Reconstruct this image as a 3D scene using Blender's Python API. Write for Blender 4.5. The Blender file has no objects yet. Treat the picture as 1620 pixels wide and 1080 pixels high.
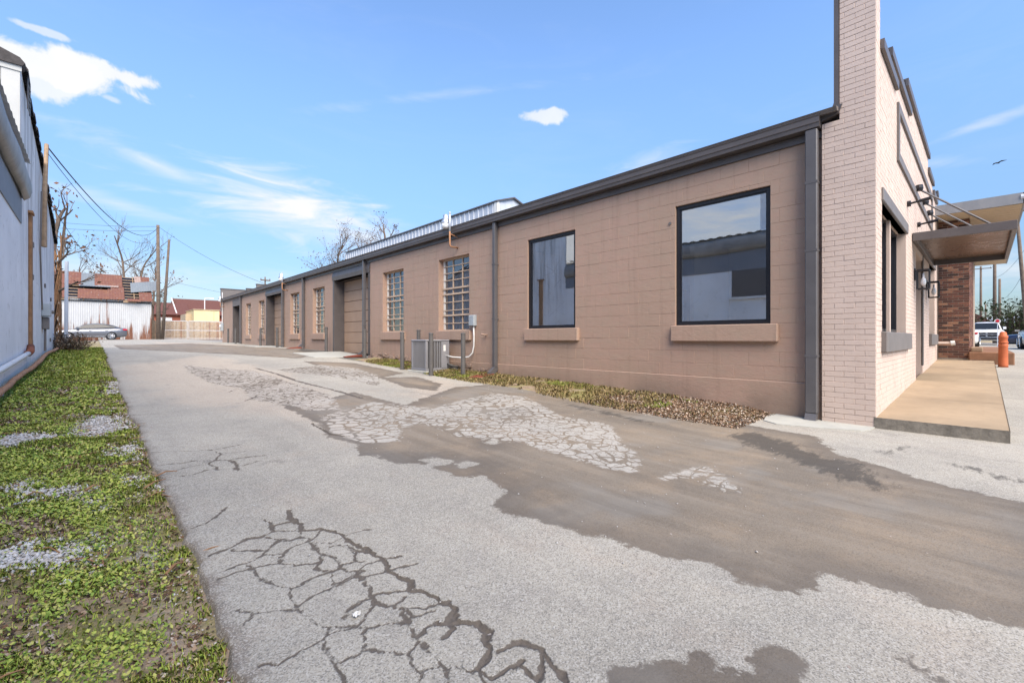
import bpy, math, random
import numpy as np
random.seed(7)
RNG = np.random.default_rng(7)
SC = bpy.context.scene
COL = SC.collection

# ------------------------------------------------------------------ camera, sky, sun, exposure
F, CX, CY, EZ = 702.0, 810.0, 535.0, 1.15          # focal length and principal point in photo pixels, eye height
YAW = math.atan(660 / 702.0)
sA, cA = math.sin(YAW), math.cos(YAW)
cam = bpy.data.objects.new('camera', bpy.data.cameras.new('camera'))
COL.objects.link(cam)
cam.location = (0, 0, EZ)
cam.rotation_euler = (math.radians(90), 0, -YAW)
cam.data.sensor_width = 36.0
cam.data.lens = F / 1620.0 * 36.0
cam.data.shift_y = -5.0 / 1620.0
cam.data.clip_start = 0.05
cam.data.clip_end = 3000
SC.camera = cam
SUN_EL, SUN_AZ = 47.0, 200.0                        # azimuth clockwise from +Y: sun behind the camera, over the street
SUN_STRENGTH, SUN_ANGLE = 3.3, 50.0
SKY_STRENGTH = 0.14
EXPOSURE = 1.22
SC.render.engine = 'CYCLES'
SC.cycles.max_bounces = 6; SC.cycles.diffuse_bounces = 4; SC.cycles.glossy_bounces = 3; SC.cycles.transparent_max_bounces = 8; SC.cycles.caustics_reflective = False; SC.cycles.caustics_refractive = False

def ray(u, v):
    a = (u - CX) / F
    return np.array([sA + cA * a, cA - sA * a, (CY - v) / F])

def build_world():
    w = bpy.data.worlds.new('World'); SC.world = w; w.use_nodes = True
    w.cycles.sampling_method = 'MANUAL'; w.cycles.sample_map_resolution = 512
    nt = w.node_tree; nt.nodes.clear()
    def nd(t, **k):
        n = nt.nodes.new(t)
        for a, b in k.items(): setattr(n, a, b)
        return n
    def ln(a, b): nt.links.new(a, b)
    def mth(op, a, b=None, clamp=False):
        n = nd('ShaderNodeMath', operation=op, use_clamp=clamp)
        for i, x in enumerate((a, b)):
            if x is None: continue
            if isinstance(x, (int, float)): n.inputs[i].default_value = x
            else: ln(x, n.inputs[i])
        return n.outputs[0]
    sky = nd('ShaderNodeTexSky', sky_type='NISHITA', sun_disc=False)
    sky.sun_elevation = math.radians(SUN_EL); sky.sun_rotation = math.radians(SUN_AZ)
    sky.air_density = 1.0; sky.dust_density = 0.0; sky.ozone_density = 5.0; sky.altitude = 100
    tc = nd('ShaderNodeTexCoord'); D = tc.outputs['Generated']
    def dot(vec):
        n = nd('ShaderNodeVectorMath', operation='DOT_PRODUCT'); ln(D, n.inputs[0]); n.inputs[1].default_value = tuple(vec); return n.outputs['Value']
    def noise(scale, detail, rough, vec=None, stretch=None, dist=0.0):
        n = nd('ShaderNodeTexNoise'); n.inputs['Scale'].default_value = scale; n.inputs['Detail'].default_value = detail
        n.inputs['Roughness'].default_value = rough; n.inputs['Distortion'].default_value = dist
        src = vec or D
        if stretch:
            m = nd('ShaderNodeMapping'); ln(src, m.inputs[0]); m.inputs['Scale'].default_value = stretch[0]; m.inputs['Rotation'].default_value = stretch[1]; src = m.outputs[0]
        ln(src, n.inputs['Vector']); return n.outputs['Fac']
    def smooth(x, lo, hi):
        n = nd('ShaderNodeMapRange', interpolation_type='SMOOTHSTEP'); ln(x, n.inputs[0])
        n.inputs[1].default_value = lo; n.inputs[2].default_value = hi; return n.outputs[0]
    nz = noise(14, 5, 0.6, dist=0.3); nf = noise(6, 5, 0.62, stretch=((1, 1, 4.5), (0.25, 0.1, 0)), dist=0.6)
    total = None
    def add(x):
        nonlocal total
        total = x if total is None else mth('MAXIMUM', total, x)
    # clouds: centre pixel -> direction; half sizes in tangent units; tilt; hard edge or wispy; strength
    for (u, v, su, sv, tilt, soft, k) in [
        (60, 100, 150, 31, -2, 0, 1.0), (200, 122, 140, 18, -1, 0, 0.97), (30, 122, 70, 30, -6, 0, 0.85), (62, 47, 40, 7, -2, 0, 0.6),
        (852, 183, 55, 12, -4, 0, 0.8), (180, 158, 18, 8, 10, 0, 0.5), (480, 332, 230, 52, 8, 1, 1.25), (235, 255, 150, 24, 17, 1, 0.7),
        (560, 372, 260, 40, 6, 1, 0.8), (185, 322, 120, 16, 9, 1, 0.5), (1010, 265, 120, 30, -14, 1, 0.5), (1560, 195, 120, 10, -8, 1, 0.4),
        (1440, 260, 110, 13, 10, 1, 0.35), (250, 440, 500, 40, 0, 1, 0.6), (1570, 430, 300, 60, 0, 1, 0.6), (700, 150, 300, 12, -10, 1, 0.25),
        ((-.9, .38, .33), 0, 640, 300, 0, 1, 0.95), ((-.5, -.8, .55), 0, 500, 260, 10, 1, 0.7)]:   # cloud banks seen mirrored in the windows and lighting the walls
        c = ray(u, v) if not isinstance(u, tuple) else np.array(u, float); c /= np.linalg.norm(c)
        r = np.cross(c, (0, 0, 1)); r /= np.linalg.norm(r); up = np.cross(r, c)
        t = math.radians(tilt); e1 = r * math.cos(t) - up * math.sin(t); e2 = r * math.sin(t) + up * math.cos(t)
        cosd = float(np.dot(c, [sA, cA, 0])) if not isinstance(u, tuple) else 1.0; k1 = su / F * cosd ; k2 = sv / F * cosd
        dc = mth('MAXIMUM', dot(c), 0.02)
        a = mth('DIVIDE', dot(e1 / k1), dc); b = mth('DIVIDE', dot(e2 / k2), dc)
        rr = mth('SQRT', mth('ADD', mth('MULTIPLY', a, a), mth('MULTIPLY', b, b)))
        front = smooth(dot(c), 0.1, 0.3)
        if soft:
            val = mth('SUBTRACT', mth('ADD', mth('SUBTRACT', 1.0, rr), mth('MULTIPLY', mth('SUBTRACT', nf, 0.5), 2.6)), 0.0)
            m = smooth(val, 0.0, 1.5)
        else:
            val = mth('ADD', mth('SUBTRACT', 1.0, rr), mth('MULTIPLY', mth('SUBTRACT', nz, 0.5), 3.0))
            m = smooth(val, 0.05, 0.55)
        add(mth('MULTIPLY', mth('MULTIPLY', m, k), front))
    # thin cirrus over the whole sky
    ci = smooth(noise(3.0, 5, 0.65, stretch=((1, 1, 4), (0.1, 0.2, 0.4)), dist=0.8), 0.48, 0.82)
    add(mth('MULTIPLY', ci, 0.06))
    shade = nd('ShaderNodeMix', data_type='RGBA'); ln(nz, shade.inputs[0])
    shade.inputs[6].default_value = (2.7, 2.8, 2.95, 1); shade.inputs[7].default_value = (3.3, 3.3, 3.3, 1)
    mx = nd('ShaderNodeMix', data_type='RGBA'); ln(total, mx.inputs[0])
    # scales the Nishita sky down at low elevation so it does not blow out (same all round the horizon)
    sep = nd('ShaderNodeSeparateXYZ'); ln(D, sep.inputs[0]); mr = nd('ShaderNodeMapRange', interpolation_type='SMOOTHSTEP'); ln(sep.outputs[2], mr.inputs[0])
    mr.inputs[1].default_value = -0.05; mr.inputs[2].default_value = 0.55; mr.inputs[3].default_value = 0.29; mr.inputs[4].default_value = 1.05
    sk = nd('ShaderNodeVectorMath', operation='SCALE'); ln(sky.outputs[0], sk.inputs[0]); ln(mr.outputs[0], sk.inputs['Scale']); ln(sk.outputs[0], mx.inputs[6]); ln(shade.outputs[2], mx.inputs[7])
    bg = nd('ShaderNodeBackground'); bg.inputs[1].default_value = SKY_STRENGTH; ln(mx.outputs[2], bg.inputs[0])
    out = nd('ShaderNodeOutputWorld'); ln(bg.outputs[0], out.inputs[0])
build_world()
sun = bpy.data.objects.new('sun', bpy.data.lights.new('sun', 'SUN')); COL.objects.link(sun)
sun.data.energy = SUN_STRENGTH; sun.data.angle = math.radians(SUN_ANGLE); sun.data.color = (1.0, 0.88, 0.73)
sun.rotation_euler = (math.radians(90 - SUN_EL), 0, math.radians(180 - SUN_AZ))
sun.location = (0, -20, 30)
SC.view_settings.view_transform = 'Standard'; SC.view_settings.look = 'None'
SC.view_settings.gamma = 1.0; SC.view_settings.exposure = EXPOSURE; SC.view_settings.use_curve_mapping = False

# ------------------------------------------------------------------ ground height, pixel -> ground
_fy = np.array([(-60, -.05), (-5, -.02), (1.6, 0), (3.5, .07), (5.8, .14), (9.3, .19), (14.7, .41), (18, .56), (21.7, .62), (27.3, .67), (39.6, .81), (56, .99), (90, 1.12), (400, 1.5)])
_yy = np.linspace(-60, 400, 9201); _zz = np.interp(_yy, _fy[:, 0], _fy[:, 1]); _k = np.ones(31) / 31
_zz = np.convolve(np.pad(_zz, 15, mode='edge'), _k, 'valid')
_hx = np.array([(-400, 0), (7, 0), (17, .40), (25, .47), (55, .56), (400, .8)])
def g(x, y):
    x = np.asarray(x, float); y = np.asarray(y, float)
    t = np.clip((y - 2) / 8, 0, 1); t = 1 - t * t * (3 - 2 * t)
    return .05 + np.interp(y, _yy, _zz) + np.interp(x, _hx[:, 0], _hx[:, 1]) * t
def gz(x, y): return float(g(x, y))
def G(u, v):
    q = ray(u, v); z = .1
    for _ in range(25):
        t = (z - EZ) / q[2]; z = .6 * z + .4 * min(gz(q[0] * t, q[1] * t), EZ - .01)
    return np.array([q[0] * t, q[1] * t])

def vnoise(x, y, seed=0):
    xi = np.floor(x).astype(np.int64); yi = np.floor(y).astype(np.int64); fx = x - xi; fy = y - yi
    fx = fx * fx * (3 - 2 * fx); fy = fy * fy * (3 - 2 * fy)
    def h(a, b):
        n = (a * 374761393 + b * 668265263 + seed * 974634777) & 0x7fffffff
        n = ((n ^ (n >> 13)) * 1274126177) & 0x7fffffff
        return ((n ^ (n >> 16)) & 0xffff) / 65535.0
    return (h(xi, yi) * (1 - fx) + h(xi + 1, yi) * fx) * (1 - fy) + (h(xi, yi + 1) * (1 - fx) + h(xi + 1, yi + 1) * fx) * fy
def fbm(x, y, seed=0, o=4):
    s = 0; a = .5
    for i in range(o):
        s = s + a * vnoise(x * 2 ** i, y * 2 ** i, seed + i); a *= .5
    return s / (1 - .5 ** o)

# ------------------------------------------------------------------ materials
class NT:
    def __init__(s, name):
        s.m = bpy.data.materials.new(name); s.m.use_nodes = True; s.nt = s.m.node_tree
        s.b = s.nt.nodes['Principled BSDF']; s.out = s.nt.nodes['Material Output']
        s.pos = s.nd('ShaderNodeNewGeometry').outputs['Position']
    def nd(s, t, **k):
        n = s.nt.nodes.new(t)
        for a, b in k.items(): setattr(n, a, b)
        return n
    def ln(s, a, b): s.nt.links.new(a, b)
    def set(s, inp, x):
        if isinstance(x, (int, float)): inp.default_value = x
        elif isinstance(x, (tuple, list)): inp.default_value = tuple(x) + ((1,) if len(x) == 3 and inp.type == 'RGBA' else ())
        else: s.ln(x, inp)
    def math(s, op, a, b=0.0, c=None, clamp=False):
        n = s.nd('ShaderNodeMath', operation=op, use_clamp=clamp); s.set(n.inputs[0], a); s.set(n.inputs[1], b)
        if c is not None: s.set(n.inputs[2], c)
        return n.outputs[0]
    def mapping(s, scale=(1, 1, 1), rot=(0, 0, 0), vec=None, loc=(0, 0, 0)):
        n = s.nd('ShaderNodeMapping'); s.ln(vec or s.pos, n.inputs[0]); n.inputs['Scale'].default_value = scale; n.inputs['Rotation'].default_value = rot; n.inputs['Location'].default_value = loc
        return n.outputs[0]
    def noise(s, scale, detail=3, rough=.55, vec=None, dist=0):
        n = s.nd('ShaderNodeTexNoise'); s.ln(vec or s.pos, n.inputs['Vector'])
        n.inputs['Scale'].default_value = scale; n.inputs['Detail'].default_value = detail; n.inputs['Roughness'].default_value = rough; n.inputs['Distortion'].default_value = dist
        return n.outputs['Fac']
    def vor(s, scale, feature='F1', vec=None, out='Distance', rnd=1.0):
        n = s.nd('ShaderNodeTexVoronoi', feature=feature); s.ln(vec or s.pos, n.inputs['Vector']); n.inputs['Scale'].default_value = scale; n.inputs['Randomness'].default_value = rnd
        return n.outputs[out]
    def sm(s, x, lo, hi, a=0.0, b=1.0):
        n = s.nd('ShaderNodeMapRange', interpolation_type='SMOOTHSTEP'); s.set(n.inputs[0], x)
        n.inputs[1].default_value = lo; n.inputs[2].default_value = hi; n.inputs[3].default_value = a; n.inputs[4].default_value = b
        return n.outputs[0]
    def mix(s, f, a, b, mode='MIX'):
        n = s.nd('ShaderNodeMix', data_type='RGBA', blend_type=mode); s.set(n.inputs[0], f); s.set(n.inputs[6], a); s.set(n.inputs[7], b); return n.outputs[2]
    def attr(s, name): return s.nd('ShaderNodeAttribute', attribute_name=name).outputs['Fac']
    def bump(s, h, strength=.3, dist=.01, nrm=None):
        n = s.nd('ShaderNodeBump'); n.inputs['Strength'].default_value = strength; n.inputs['Distance'].default_value = dist; s.ln(h, n.inputs['Height'])
        if nrm is not None: s.ln(nrm, n.inputs['Normal'])
        return n.outputs[0]
    def fin(s, col=None, rough=None, nrm=None, metal=None, spec=None):
        if col is not None: s.set(s.b.inputs['Base Color'], col)
        if rough is not None: s.set(s.b.inputs['Roughness'], rough)
        if metal is not None: s.b.inputs['Metallic'].default_value = metal
        if spec is not None: s.b.inputs['Specular IOR Level'].default_value = spec
        if nrm is not None: s.ln(nrm, s.b.inputs['Normal'])
        return s.m
def lt(c, k): return tuple(min(1, max(0, x * k)) for x in c)
M = {}
def paint(name, c, rough=.7, var=.12, scale=3, bump=.15, bscale=60, metal=0.0, streak=0.0, dirt=(.12, .09, .07), spec=.35):
    s = NT(name); n = s.noise(scale, 5, .6)
    col = s.mix(s.sm(n, .25, .75), lt(c, 1 - var), lt(c, 1 + var))
    f2 = s.noise(scale * 9, 4, .6); col = s.mix(s.math('MULTIPLY', s.sm(f2, .45, .8), var * 1.5), col, lt(c, .6))
    if streak:
        st = s.noise(1.0, 6, .65, s.mapping((9, 9, .55))); col = s.mix(s.math('MULTIPLY', s.sm(st, .5, .8), streak), col, dirt)
    h = s.noise(bscale, 4, .6); M[name] = s.fin(col, rough, s.bump(h, bump, .006), metal, spec); return M[name]

paint('block_paint', (.40, .262, .195), .72, .07, 1.1, .3, 38, streak=.12, dirt=(.2, .12, .09), spec=.3)
def block_paint():
    s = NT('block_paint'); n = s.noise(.9, 5, .65); n2 = s.noise(5, 5, .65, s.mapping((1, 1, 2.5)))
    col = s.mix(s.sm(n, .3, .7), (.385, .272, .205), (.428, .287, .222)); col = s.mix(s.sm(n2, .4, .7, 0, .45), col, (.385, .295, .225))
    st = s.noise(1.0, 6, .7, s.mapping((8, 8, .5))); col = s.mix(s.sm(st, .5, .78, 0, .34), col, (.23, .155, .115))
    zz = s.nd('ShaderNodeSeparateXYZ'); s.ln(s.pos, zz.inputs[0])
    gr_ = s.math('MULTIPLY', s.sm(s.math('ADD', zz.outputs[2], s.math('MULTIPLY', s.noise(3, 5, .7), .5)), .35, .85, .7, 0), s.sm(s.noise(1.5, 4), .3, .6)); col = s.mix(gr_, col, (.19, .14, .11))
    pit = s.sm(s.vor(7, 'F1', s.mapping((1, 1, 1.6))), .035, .06, .5, 0); col = s.mix(s.math('MULTIPLY', pit, s.sm(s.noise(2), .5, .6)), col, (.2, .13, .1))
    h = s.math('ADD', s.math('MULTIPLY', s.noise(9, 5, .7, s.mapping((1, 1, 1.8))), 1.6), s.math('MULTIPLY', s.noise(55, 4, .65), .5))
    M['block_paint'] = s.fin(col, .7, s.bump(h, .5, .008), spec=.3)
block_paint()
paint('brick_paint', (.59, .475, .41), .7, .06, 2, .35, 45, streak=.16, dirt=(.4, .28, .23), spec=.3)
paint('trim_dark', (.098, .086, .084), .42, .12, 3, .06, 30, spec=.5)
paint('trim_grey', (.16, .145, .14), .55, .1, 3, .1, 40)
paint('downspout_metal', (.105, .10, .104), .35, .1, 3, .05, 30, spec=.5)
paint('frame_black', (.014, .014, .018), .35, .1, 5, .04, 60, spec=.5)
paint('door_panel', (.36, .25, .18), .6, .06, 2, .12, 60)
paint('muntin_tan', (.55, .42, .31), .6, .12, 6, .1, 60)
paint('white_wood', (.7, .68, .64), .6, .1, 6, .1, 60)
paint('concrete_pale', (.40, .40, .365), .85, .1, 2.5, .4, 50)
paint('concrete_edge', (.21, .19, .16), .95, .35, 9, .9, 40)
paint('bollard_paint', (.105, .10, .098), .5, .15, 4, .12, 50)
paint('rust_metal', (.24, .085, .045), .85, .35, 5, .4, 60)
paint('wood_old', (.31, .22, .145), .85, .25, 7, .4, 70, streak=.4)
paint('wood_brown', (.30, .165, .085), .85, .25, 7, .4, 70, streak=.5, dirt=(.08, .05, .03))
paint('pole_wood', (.15, .115, .09), .9, .25, 5, .5, 50, streak=.4)
paint('bark', (.13, .098, .075), .9, .3, 8, .6, 50)
paint('pipe_white', (.68, .68, .68), .5, .08, 5, .08, 40, streak=.2)
paint('pipe_rust', (.38, .2, .11), .8, .3, 9, .2, 60)
paint('tile_dark', (.05, .045, .045), .75, .3, 9, .3, 60)
paint('interior_wall', (.88, .87, .84), .8, .03, 2, .03, 40)
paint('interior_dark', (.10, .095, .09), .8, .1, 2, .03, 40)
paint('interior_floor', (.6, .56, .5), .5, .1, 2, .03, 40)
paint('rubber', (.02, .02, .02), .85, .2, 9, .2, 60)
paint('bollard_orange', (.5, .13, .05), .6, .15, 5, .15, 60, streak=.4)
paint('slab_tan', (.33, .25, .165), .85, .16, 1.1, .45, 60, streak=0)
paint('cream_metal', (.68, .56, .36), .6, .05, 2, .05, 40)
paint('brick_red_far', (.30, .10, .06), .85, .2, 6, .3, 30)
paint('roof_brown', (.12, .05, .04), .9, .15, 5, .4, 30)
paint('yellow_paint', (.72, .58, .33), .7, .05, 1, .05, 30)
paint('soffit_tan', (.50, .40, .27), .65, .05, 3, .05, 40)
paint('grey_box', (.36, .40, .43), .5, .1, 5, .06, 50)
paint('wire_black', (.03, .03, .033), .7, .1, 5, .05, 50)
paint('stone_grey', (.5, .48, .45), .9, .25, 12, .4, 60)
paint('rubble', (.25, .18, .14), .95, .3, 8, .9, 25)
paint('terracotta', (.22, .06, .04), .75, .2, 8, .2, 60)
paint('siding_white', (.42, .43, .42), .45, .05, 2, .05, 40, streak=.2, dirt=(.3, .28, .25))
paint('band_grey', (.19, .205, .235), .6, .08, 2, .08, 40, streak=.2)
paint('leaf_dry', (.17, .09, .055), .85, .3, 20, .2, 60)
paint('green_far', (.05, .075, .03), .9, .4, 2, .5, 8)
paint('plastic_white', (.7, .7, .68), .4, .05, 5, .05, 40)
paint('bird_dark', (.03, .03, .03), .8)

def galv(name, c, rough=.38, metal=.75):
    s = NT(name); n = s.noise(6, 5, .6, s.mapping((1, 1, .3))); col = s.mix(n, lt(c, .8), lt(c, 1.15))
    M[name] = s.fin(col, s.sm(n, .2, .8, rough - .08, rough + .12), s.bump(s.noise(30), .06, .004), metal); return M[name]
galv('galvanised', (.56, .60, .66), .45, .2); galv('aluminium', (.68, .68, .68), .35, .9); galv('gutter_metal', (.30, .30, .30), .5, .5)
galv('ac_metal', (.27, .27, .29), .5, .2); galv('chrome', (.6, .6, .62), .25, .9)

paint('eave_paint', (.27, .26, .25), .5, .2, 3, .2, 20, streak=.4)
galv('canopy_deck', (.16, .105, .07), .3, .55)
def shutter_wall():
    # white painted concrete of the left building: damp streaks, flaking, fine cracks
    s = NT('plaster_white'); n = s.noise(.8, 6, .6); col = s.mix(s.sm(n, .3, .7), (.76, .76, .76), (.88, .88, .88))
    st = s.noise(1.0, 8, .7, s.mapping((7, 7, .35)))
    zz = s.nd('ShaderNodeSeparateXYZ'); s.ln(s.pos, zz.inputs[0])
    yb = s.sm(zz.outputs[1], 12.5, 13.2); up = s.math('ADD', s.math('MULTIPLY', s.sm(zz.outputs[2], 1.5, 5.2), .75), .2)
    f = s.math('MULTIPLY', s.math('MULTIPLY', s.sm(st, .40, .72), yb), up); col = s.mix(f, col, (.20, .185, .165))
    col = s.mix(s.math('MULTIPLY', s.sm(s.noise(5, 6, .7), .56, .66), .35), col, (.42, .4, .37))
    cr = s.vor(.55, 'DISTANCE_TO_EDGE', s.mapping((1, 1, 1.3), vec=s.pos)); crm = s.math('MULTIPLY', s.sm(cr, .0, .008, 1, 0), s.sm(s.noise(.7), .5, .6))
    col = s.mix(s.math('MULTIPLY', crm, .6), col, (.3, .29, .28))
    M['plaster_white'] = s.fin(col, .85, s.bump(s.noise(22, 5, .65), .35, .01))
shutter_wall()

def rusty(name, base, amount, scale=1.0):
    s = NT(name); st = s.noise(1.0, 7, .65, s.mapping((3.2 * scale, 3.2 * scale, .22))); zz = s.nd('ShaderNodeSeparateXYZ'); s.ln(s.pos, zz.inputs[0])
    base_n = s.noise(2, 5, .6); col = s.mix(base_n, lt(base, .85), lt(base, 1.1))
    low = s.sm(zz.outputs[2], 1.0, 3.6, .22, 0.0) if amount < .9 else 0.0
    f = s.sm(s.math('ADD', st, low), .74 - amount * .3, .86 - amount * .3)
    col = s.mix(f, col, s.mix(s.noise(9, 4), (.085, .033, .022), (.25, .11, .06)))
    col = s.mix(s.math('MULTIPLY', s.sm(s.noise(6, 6, .7), .58, .66), .5), col, (.3, .29, .28))
    M[name] = s.fin(col, .75, s.bump(s.noise(20), .2, .01))
rusty('shed_white', (.47, .485, .50), .52); rusty('roof_rust', (.15, .06, .042), .85); rusty('roof_rust_pale', (.30, .22, .19), .6); rusty('roof_zinc', (.15, .175, .2), .25)

def asphalt():
    s = NT('asphalt'); P = s.pos
    st, al, ck, tn, bk = s.attr('stain'), s.attr('allig'), s.attr('crack'), s.attr('tan'), s.attr('tar')
    big = s.noise(.55, 5, .6); mid = s.noise(4, 5, .65)
    light = s.mix(s.sm(big, .3, .7), (.30, .282, .243), (.43, .40, .338))
    light = s.mix(s.math('MULTIPLY', s.sm(mid, .45, .75), .35), light, (.235, .22, .205))
    tanf = s.math('MULTIPLY', s.sm(s.math('ADD', tn, s.math('MULTIPLY', s.math('SUBTRACT', s.noise(.9, 6, .65), .5), 1.6)), -.1, .45), .75)
    light = s.mix(tanf, light, (.46, .385, .305))
    light = s.mix(s.sm(s.noise(1.9, 6, .7), .56, .74, 0, .5), light, (.215, .2, .175)); light = s.mix(s.sm(s.noise(3.1, 3, .5, s.mapping(loc=(7, 3, 0))), .70, .76, 0, .55), light, (.15, .14, .125))
    light = s.mix(s.sm(s.noise(1.2, 6, .7, s.mapping(loc=(31, 17, 0))), .52, .7, 0, .4), light, (.40, .335, .27))
    ef = s.sm(s.math('ADD', s.attr('edge'), s.math('MULTIPLY', s.math('SUBTRACT', s.noise(9, 6, .75), .5), .22)), .0, .09, .85, 0); light = s.mix(ef, light, s.mix(s.noise(30), (.11, .085, .065), (.26, .22, .18)))
    # coarse aggregate speckle
    ag = s.vor(210, 'F1', out='Color'); sepc = s.nd('ShaderNodeSeparateColor'); s.ln(ag, sepc.inputs[0]); spk = sepc.outputs[0]
    light = s.mix(s.sm(spk, .62, .95, 0, .55), light, (.54, .52, .48)); light = s.mix(s.sm(spk, .36, .05, 0, .6), light, (.11, .105, .098)); light = s.mix(s.sm(s.noise(38, 4, .7), .48, .72, 0, .35), light, (.19, .18, .165))
    dark = s.mix(s.sm(big, .35, .7), (.178, .15, .117), (.252, .204, .15))
    dark = s.mix(s.math('MULTIPLY', s.sm(s.noise(1.6, 5, .65), .45, .7), .7), dark, (.295, .226, .155))
    dark = s.mix(s.sm(spk, .62, .95, 0, .30), dark, (.30, .28, .26)); dark = s.mix(s.sm(spk, .3, .05, 0, .4), dark, (.06, .055, .05))
    dark = s.mix(s.sm(s.noise(.9, 4, .6), .5, .62, 0, .55), dark, (.22, .207, .185))
    nz = s.math('SUBTRACT', s.noise(7, 6, .7), .5)
    sw = s.noise(1.0, 6, .7, s.mapping((5, .45, 1), (0, 0, .12))); dark = s.mix(s.sm(sw, .45, .7, 0, .45), dark, (.285, .25, .205)); dark = s.mix(s.sm(sw, .5, .3, 0, .4), dark, (.125, .105, .085))
    light = s.mix(s.sm(s.noise(1.0, 6, .7, s.mapping((4, .4, 1), (0, 0, -.1), None, (5, 5, 0))), .5, .75, 0, .35), light, (.25, .23, .2))
    nz2 = s.math('SUBTRACT', s.noise(34, 5, .75), .5)
    stf = s.sm(s.math('ADD', s.math('ADD', st, s.math('MULTIPLY', nz, .30)), s.math('MULTIPLY', nz2, .07)), -.014, .02)
    # crazed cells
    wv = s.nd('ShaderNodeVectorMath', operation='ADD'); s.ln(P, wv.inputs[0])
    nv = s.nd('ShaderNodeTexNoise'); s.ln(P, nv.inputs['Vector']); nv.inputs['Scale'].default_value = 7; nv.inputs['Detail'].default_value = 4
    sc = s.nd('ShaderNodeVectorMath', operation='SCALE'); s.ln(nv.outputs['Color'], sc.inputs[0]); sc.inputs['Scale'].default_value = .09; s.ln(sc.outputs[0], wv.inputs[1])
    flat = s.nd('ShaderNodeVectorMath', operation='MULTIPLY'); s.ln(wv.outputs[0], flat.inputs[0]); flat.inputs[1].default_value = (1, 1, 0)
    ed = s.vor(6.6, 'DISTANCE_TO_EDGE', flat.outputs[0]); ed2 = s.vor(12, 'DISTANCE_TO_EDGE', flat.outputs[0])
    wid = s.sm(s.noise(1.3, 4, .6), .3, .75, .02, .12)
    cell = s.sm(s.math('SUBTRACT', ed, wid), -.01, .025)
    cell = s.math('MULTIPLY', cell, s.math('MAXIMUM', s.sm(s.math('SUBTRACT', ed2, s.math('MULTIPLY', wid, .45)), -.01, .02), s.sm(s.noise(.8), .52, .56)))
    alf = s.sm(s.math('ADD', al, s.math('MULTIPLY', nz, .35)), -.02, .03)
    crackdirt = s.mix(s.noise(3), (.135, .115, .095), (.20, .165, .125))
    rim = s.math('MULTIPLY', s.sm(s.math('ADD', st, s.math('MULTIPLY', nz, .5)), .02, .34, 1, 0), .5)
    dark = s.mix(rim, dark, (.105, .092, .08))
    col = s.mix(stf, light, dark)
    col = s.mix(alf, col, s.mix(cell, s.mix(stf, crackdirt, dark), s.mix(.35, light, (.47, .45, .42))))
    # traced cracks
    ckf = s.sm(s.math('ADD', ck, s.math('MULTIPLY', s.math('SUBTRACT', s.noise(60, 6, .8), .5), .014)), -.002, .004, 1, 0)
    col = s.mix(s.math('MULTIPLY', ckf, .93), col, s.mix(s.noise(40, 5, .8), (.045, .04, .036), (.17, .14, .115)))
    tf = s.math('MULTIPLY', s.sm(s.math('ADD', bk, s.math('MULTIPLY', s.math('SUBTRACT', s.noise(4, 6, .75, s.mapping((1, 3.2, 1), (0, 0, .75))), .5), .8)), -.03, .12), .72)
    col = s.mix(tf, col, (.05, .046, .042))
    # small loose pale chips
    chip = s.vor(7.5, 'F1', flat.outputs[0]); col = s.mix(s.sm(chip, .05, .035), col, s.mix(s.noise(9), (.2, .12, .07), (.6, .58, .55)))
    h = s.math('ADD', s.math('MULTIPLY', spk, .35), s.math('MULTIPLY', s.noise(60, 4, .7), .8))
    h = s.math('SUBTRACT', h, s.math('MULTIPLY', ckf, 2.5)); h = s.math('SUBTRACT', h, s.math('MULTIPLY', s.math('MULTIPLY', alf, s.math('SUBTRACT', 1.0, cell)), 1.2))
    M['asphalt'] = s.fin(col, s.math('SUBTRACT', .93, s.math('MULTIPLY', stf, .12)), s.bump(h, .55, .006), spec=.3)
asphalt()

def soil():
    s = NT('soil'); n = s.noise(3, 6, .65); f = s.noise(60, 5, .7)
    col = s.mix(s.sm(n, .3, .7), (.22, .155, .108), (.40, .31, .225)); col = s.mix(s.sm(f, .5, .75, 0, .55), col, (.34, .27, .2))
    gv = s.sm(s.math('ADD', s.attr('gravel'), s.math('MULTIPLY', s.math('SUBTRACT', s.noise(5, 7, .75), .5), .9)), -.02, .22)
    cells = s.vor(55, 'F1', out='Color'); sp = s.nd('ShaderNodeSeparateColor'); s.ln(cells, sp.inputs[0])
    col = s.mix(s.math('MULTIPLY', gv, .8), col, s.mix(sp.outputs[0], (.24, .22, .2), (.62, .6, .57)))
    moss = s.math('MULTIPLY', s.sm(s.noise(2.2, 5, .6), .42, .62), s.math('SUBTRACT', 1.0, gv)); col = s.mix(s.math('MULTIPLY', moss, .7), col, s.mix(s.noise(25, 4, .7), (.13, .14, .035), (.30, .31, .07)))
    M['soil'] = s.fin(col, .97, s.bump(s.math('ADD', f, s.vor(45)), .8, .012), spec=.2)
soil()
def far_ground():
    s = NT('far_ground'); n = s.noise(.15, 6, .6); f = s.noise(9, 5, .65)
    col = s.mix(s.sm(n, .35, .65), (.23, .22, .21), (.33, .28, .23)); col = s.mix(s.sm(f, .45, .8, 0, .5), col, (.16, .15, .14))
    M['far_ground'] = s.fin(col, .95, s.bump(f, .4, .02))
far_ground()
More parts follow.
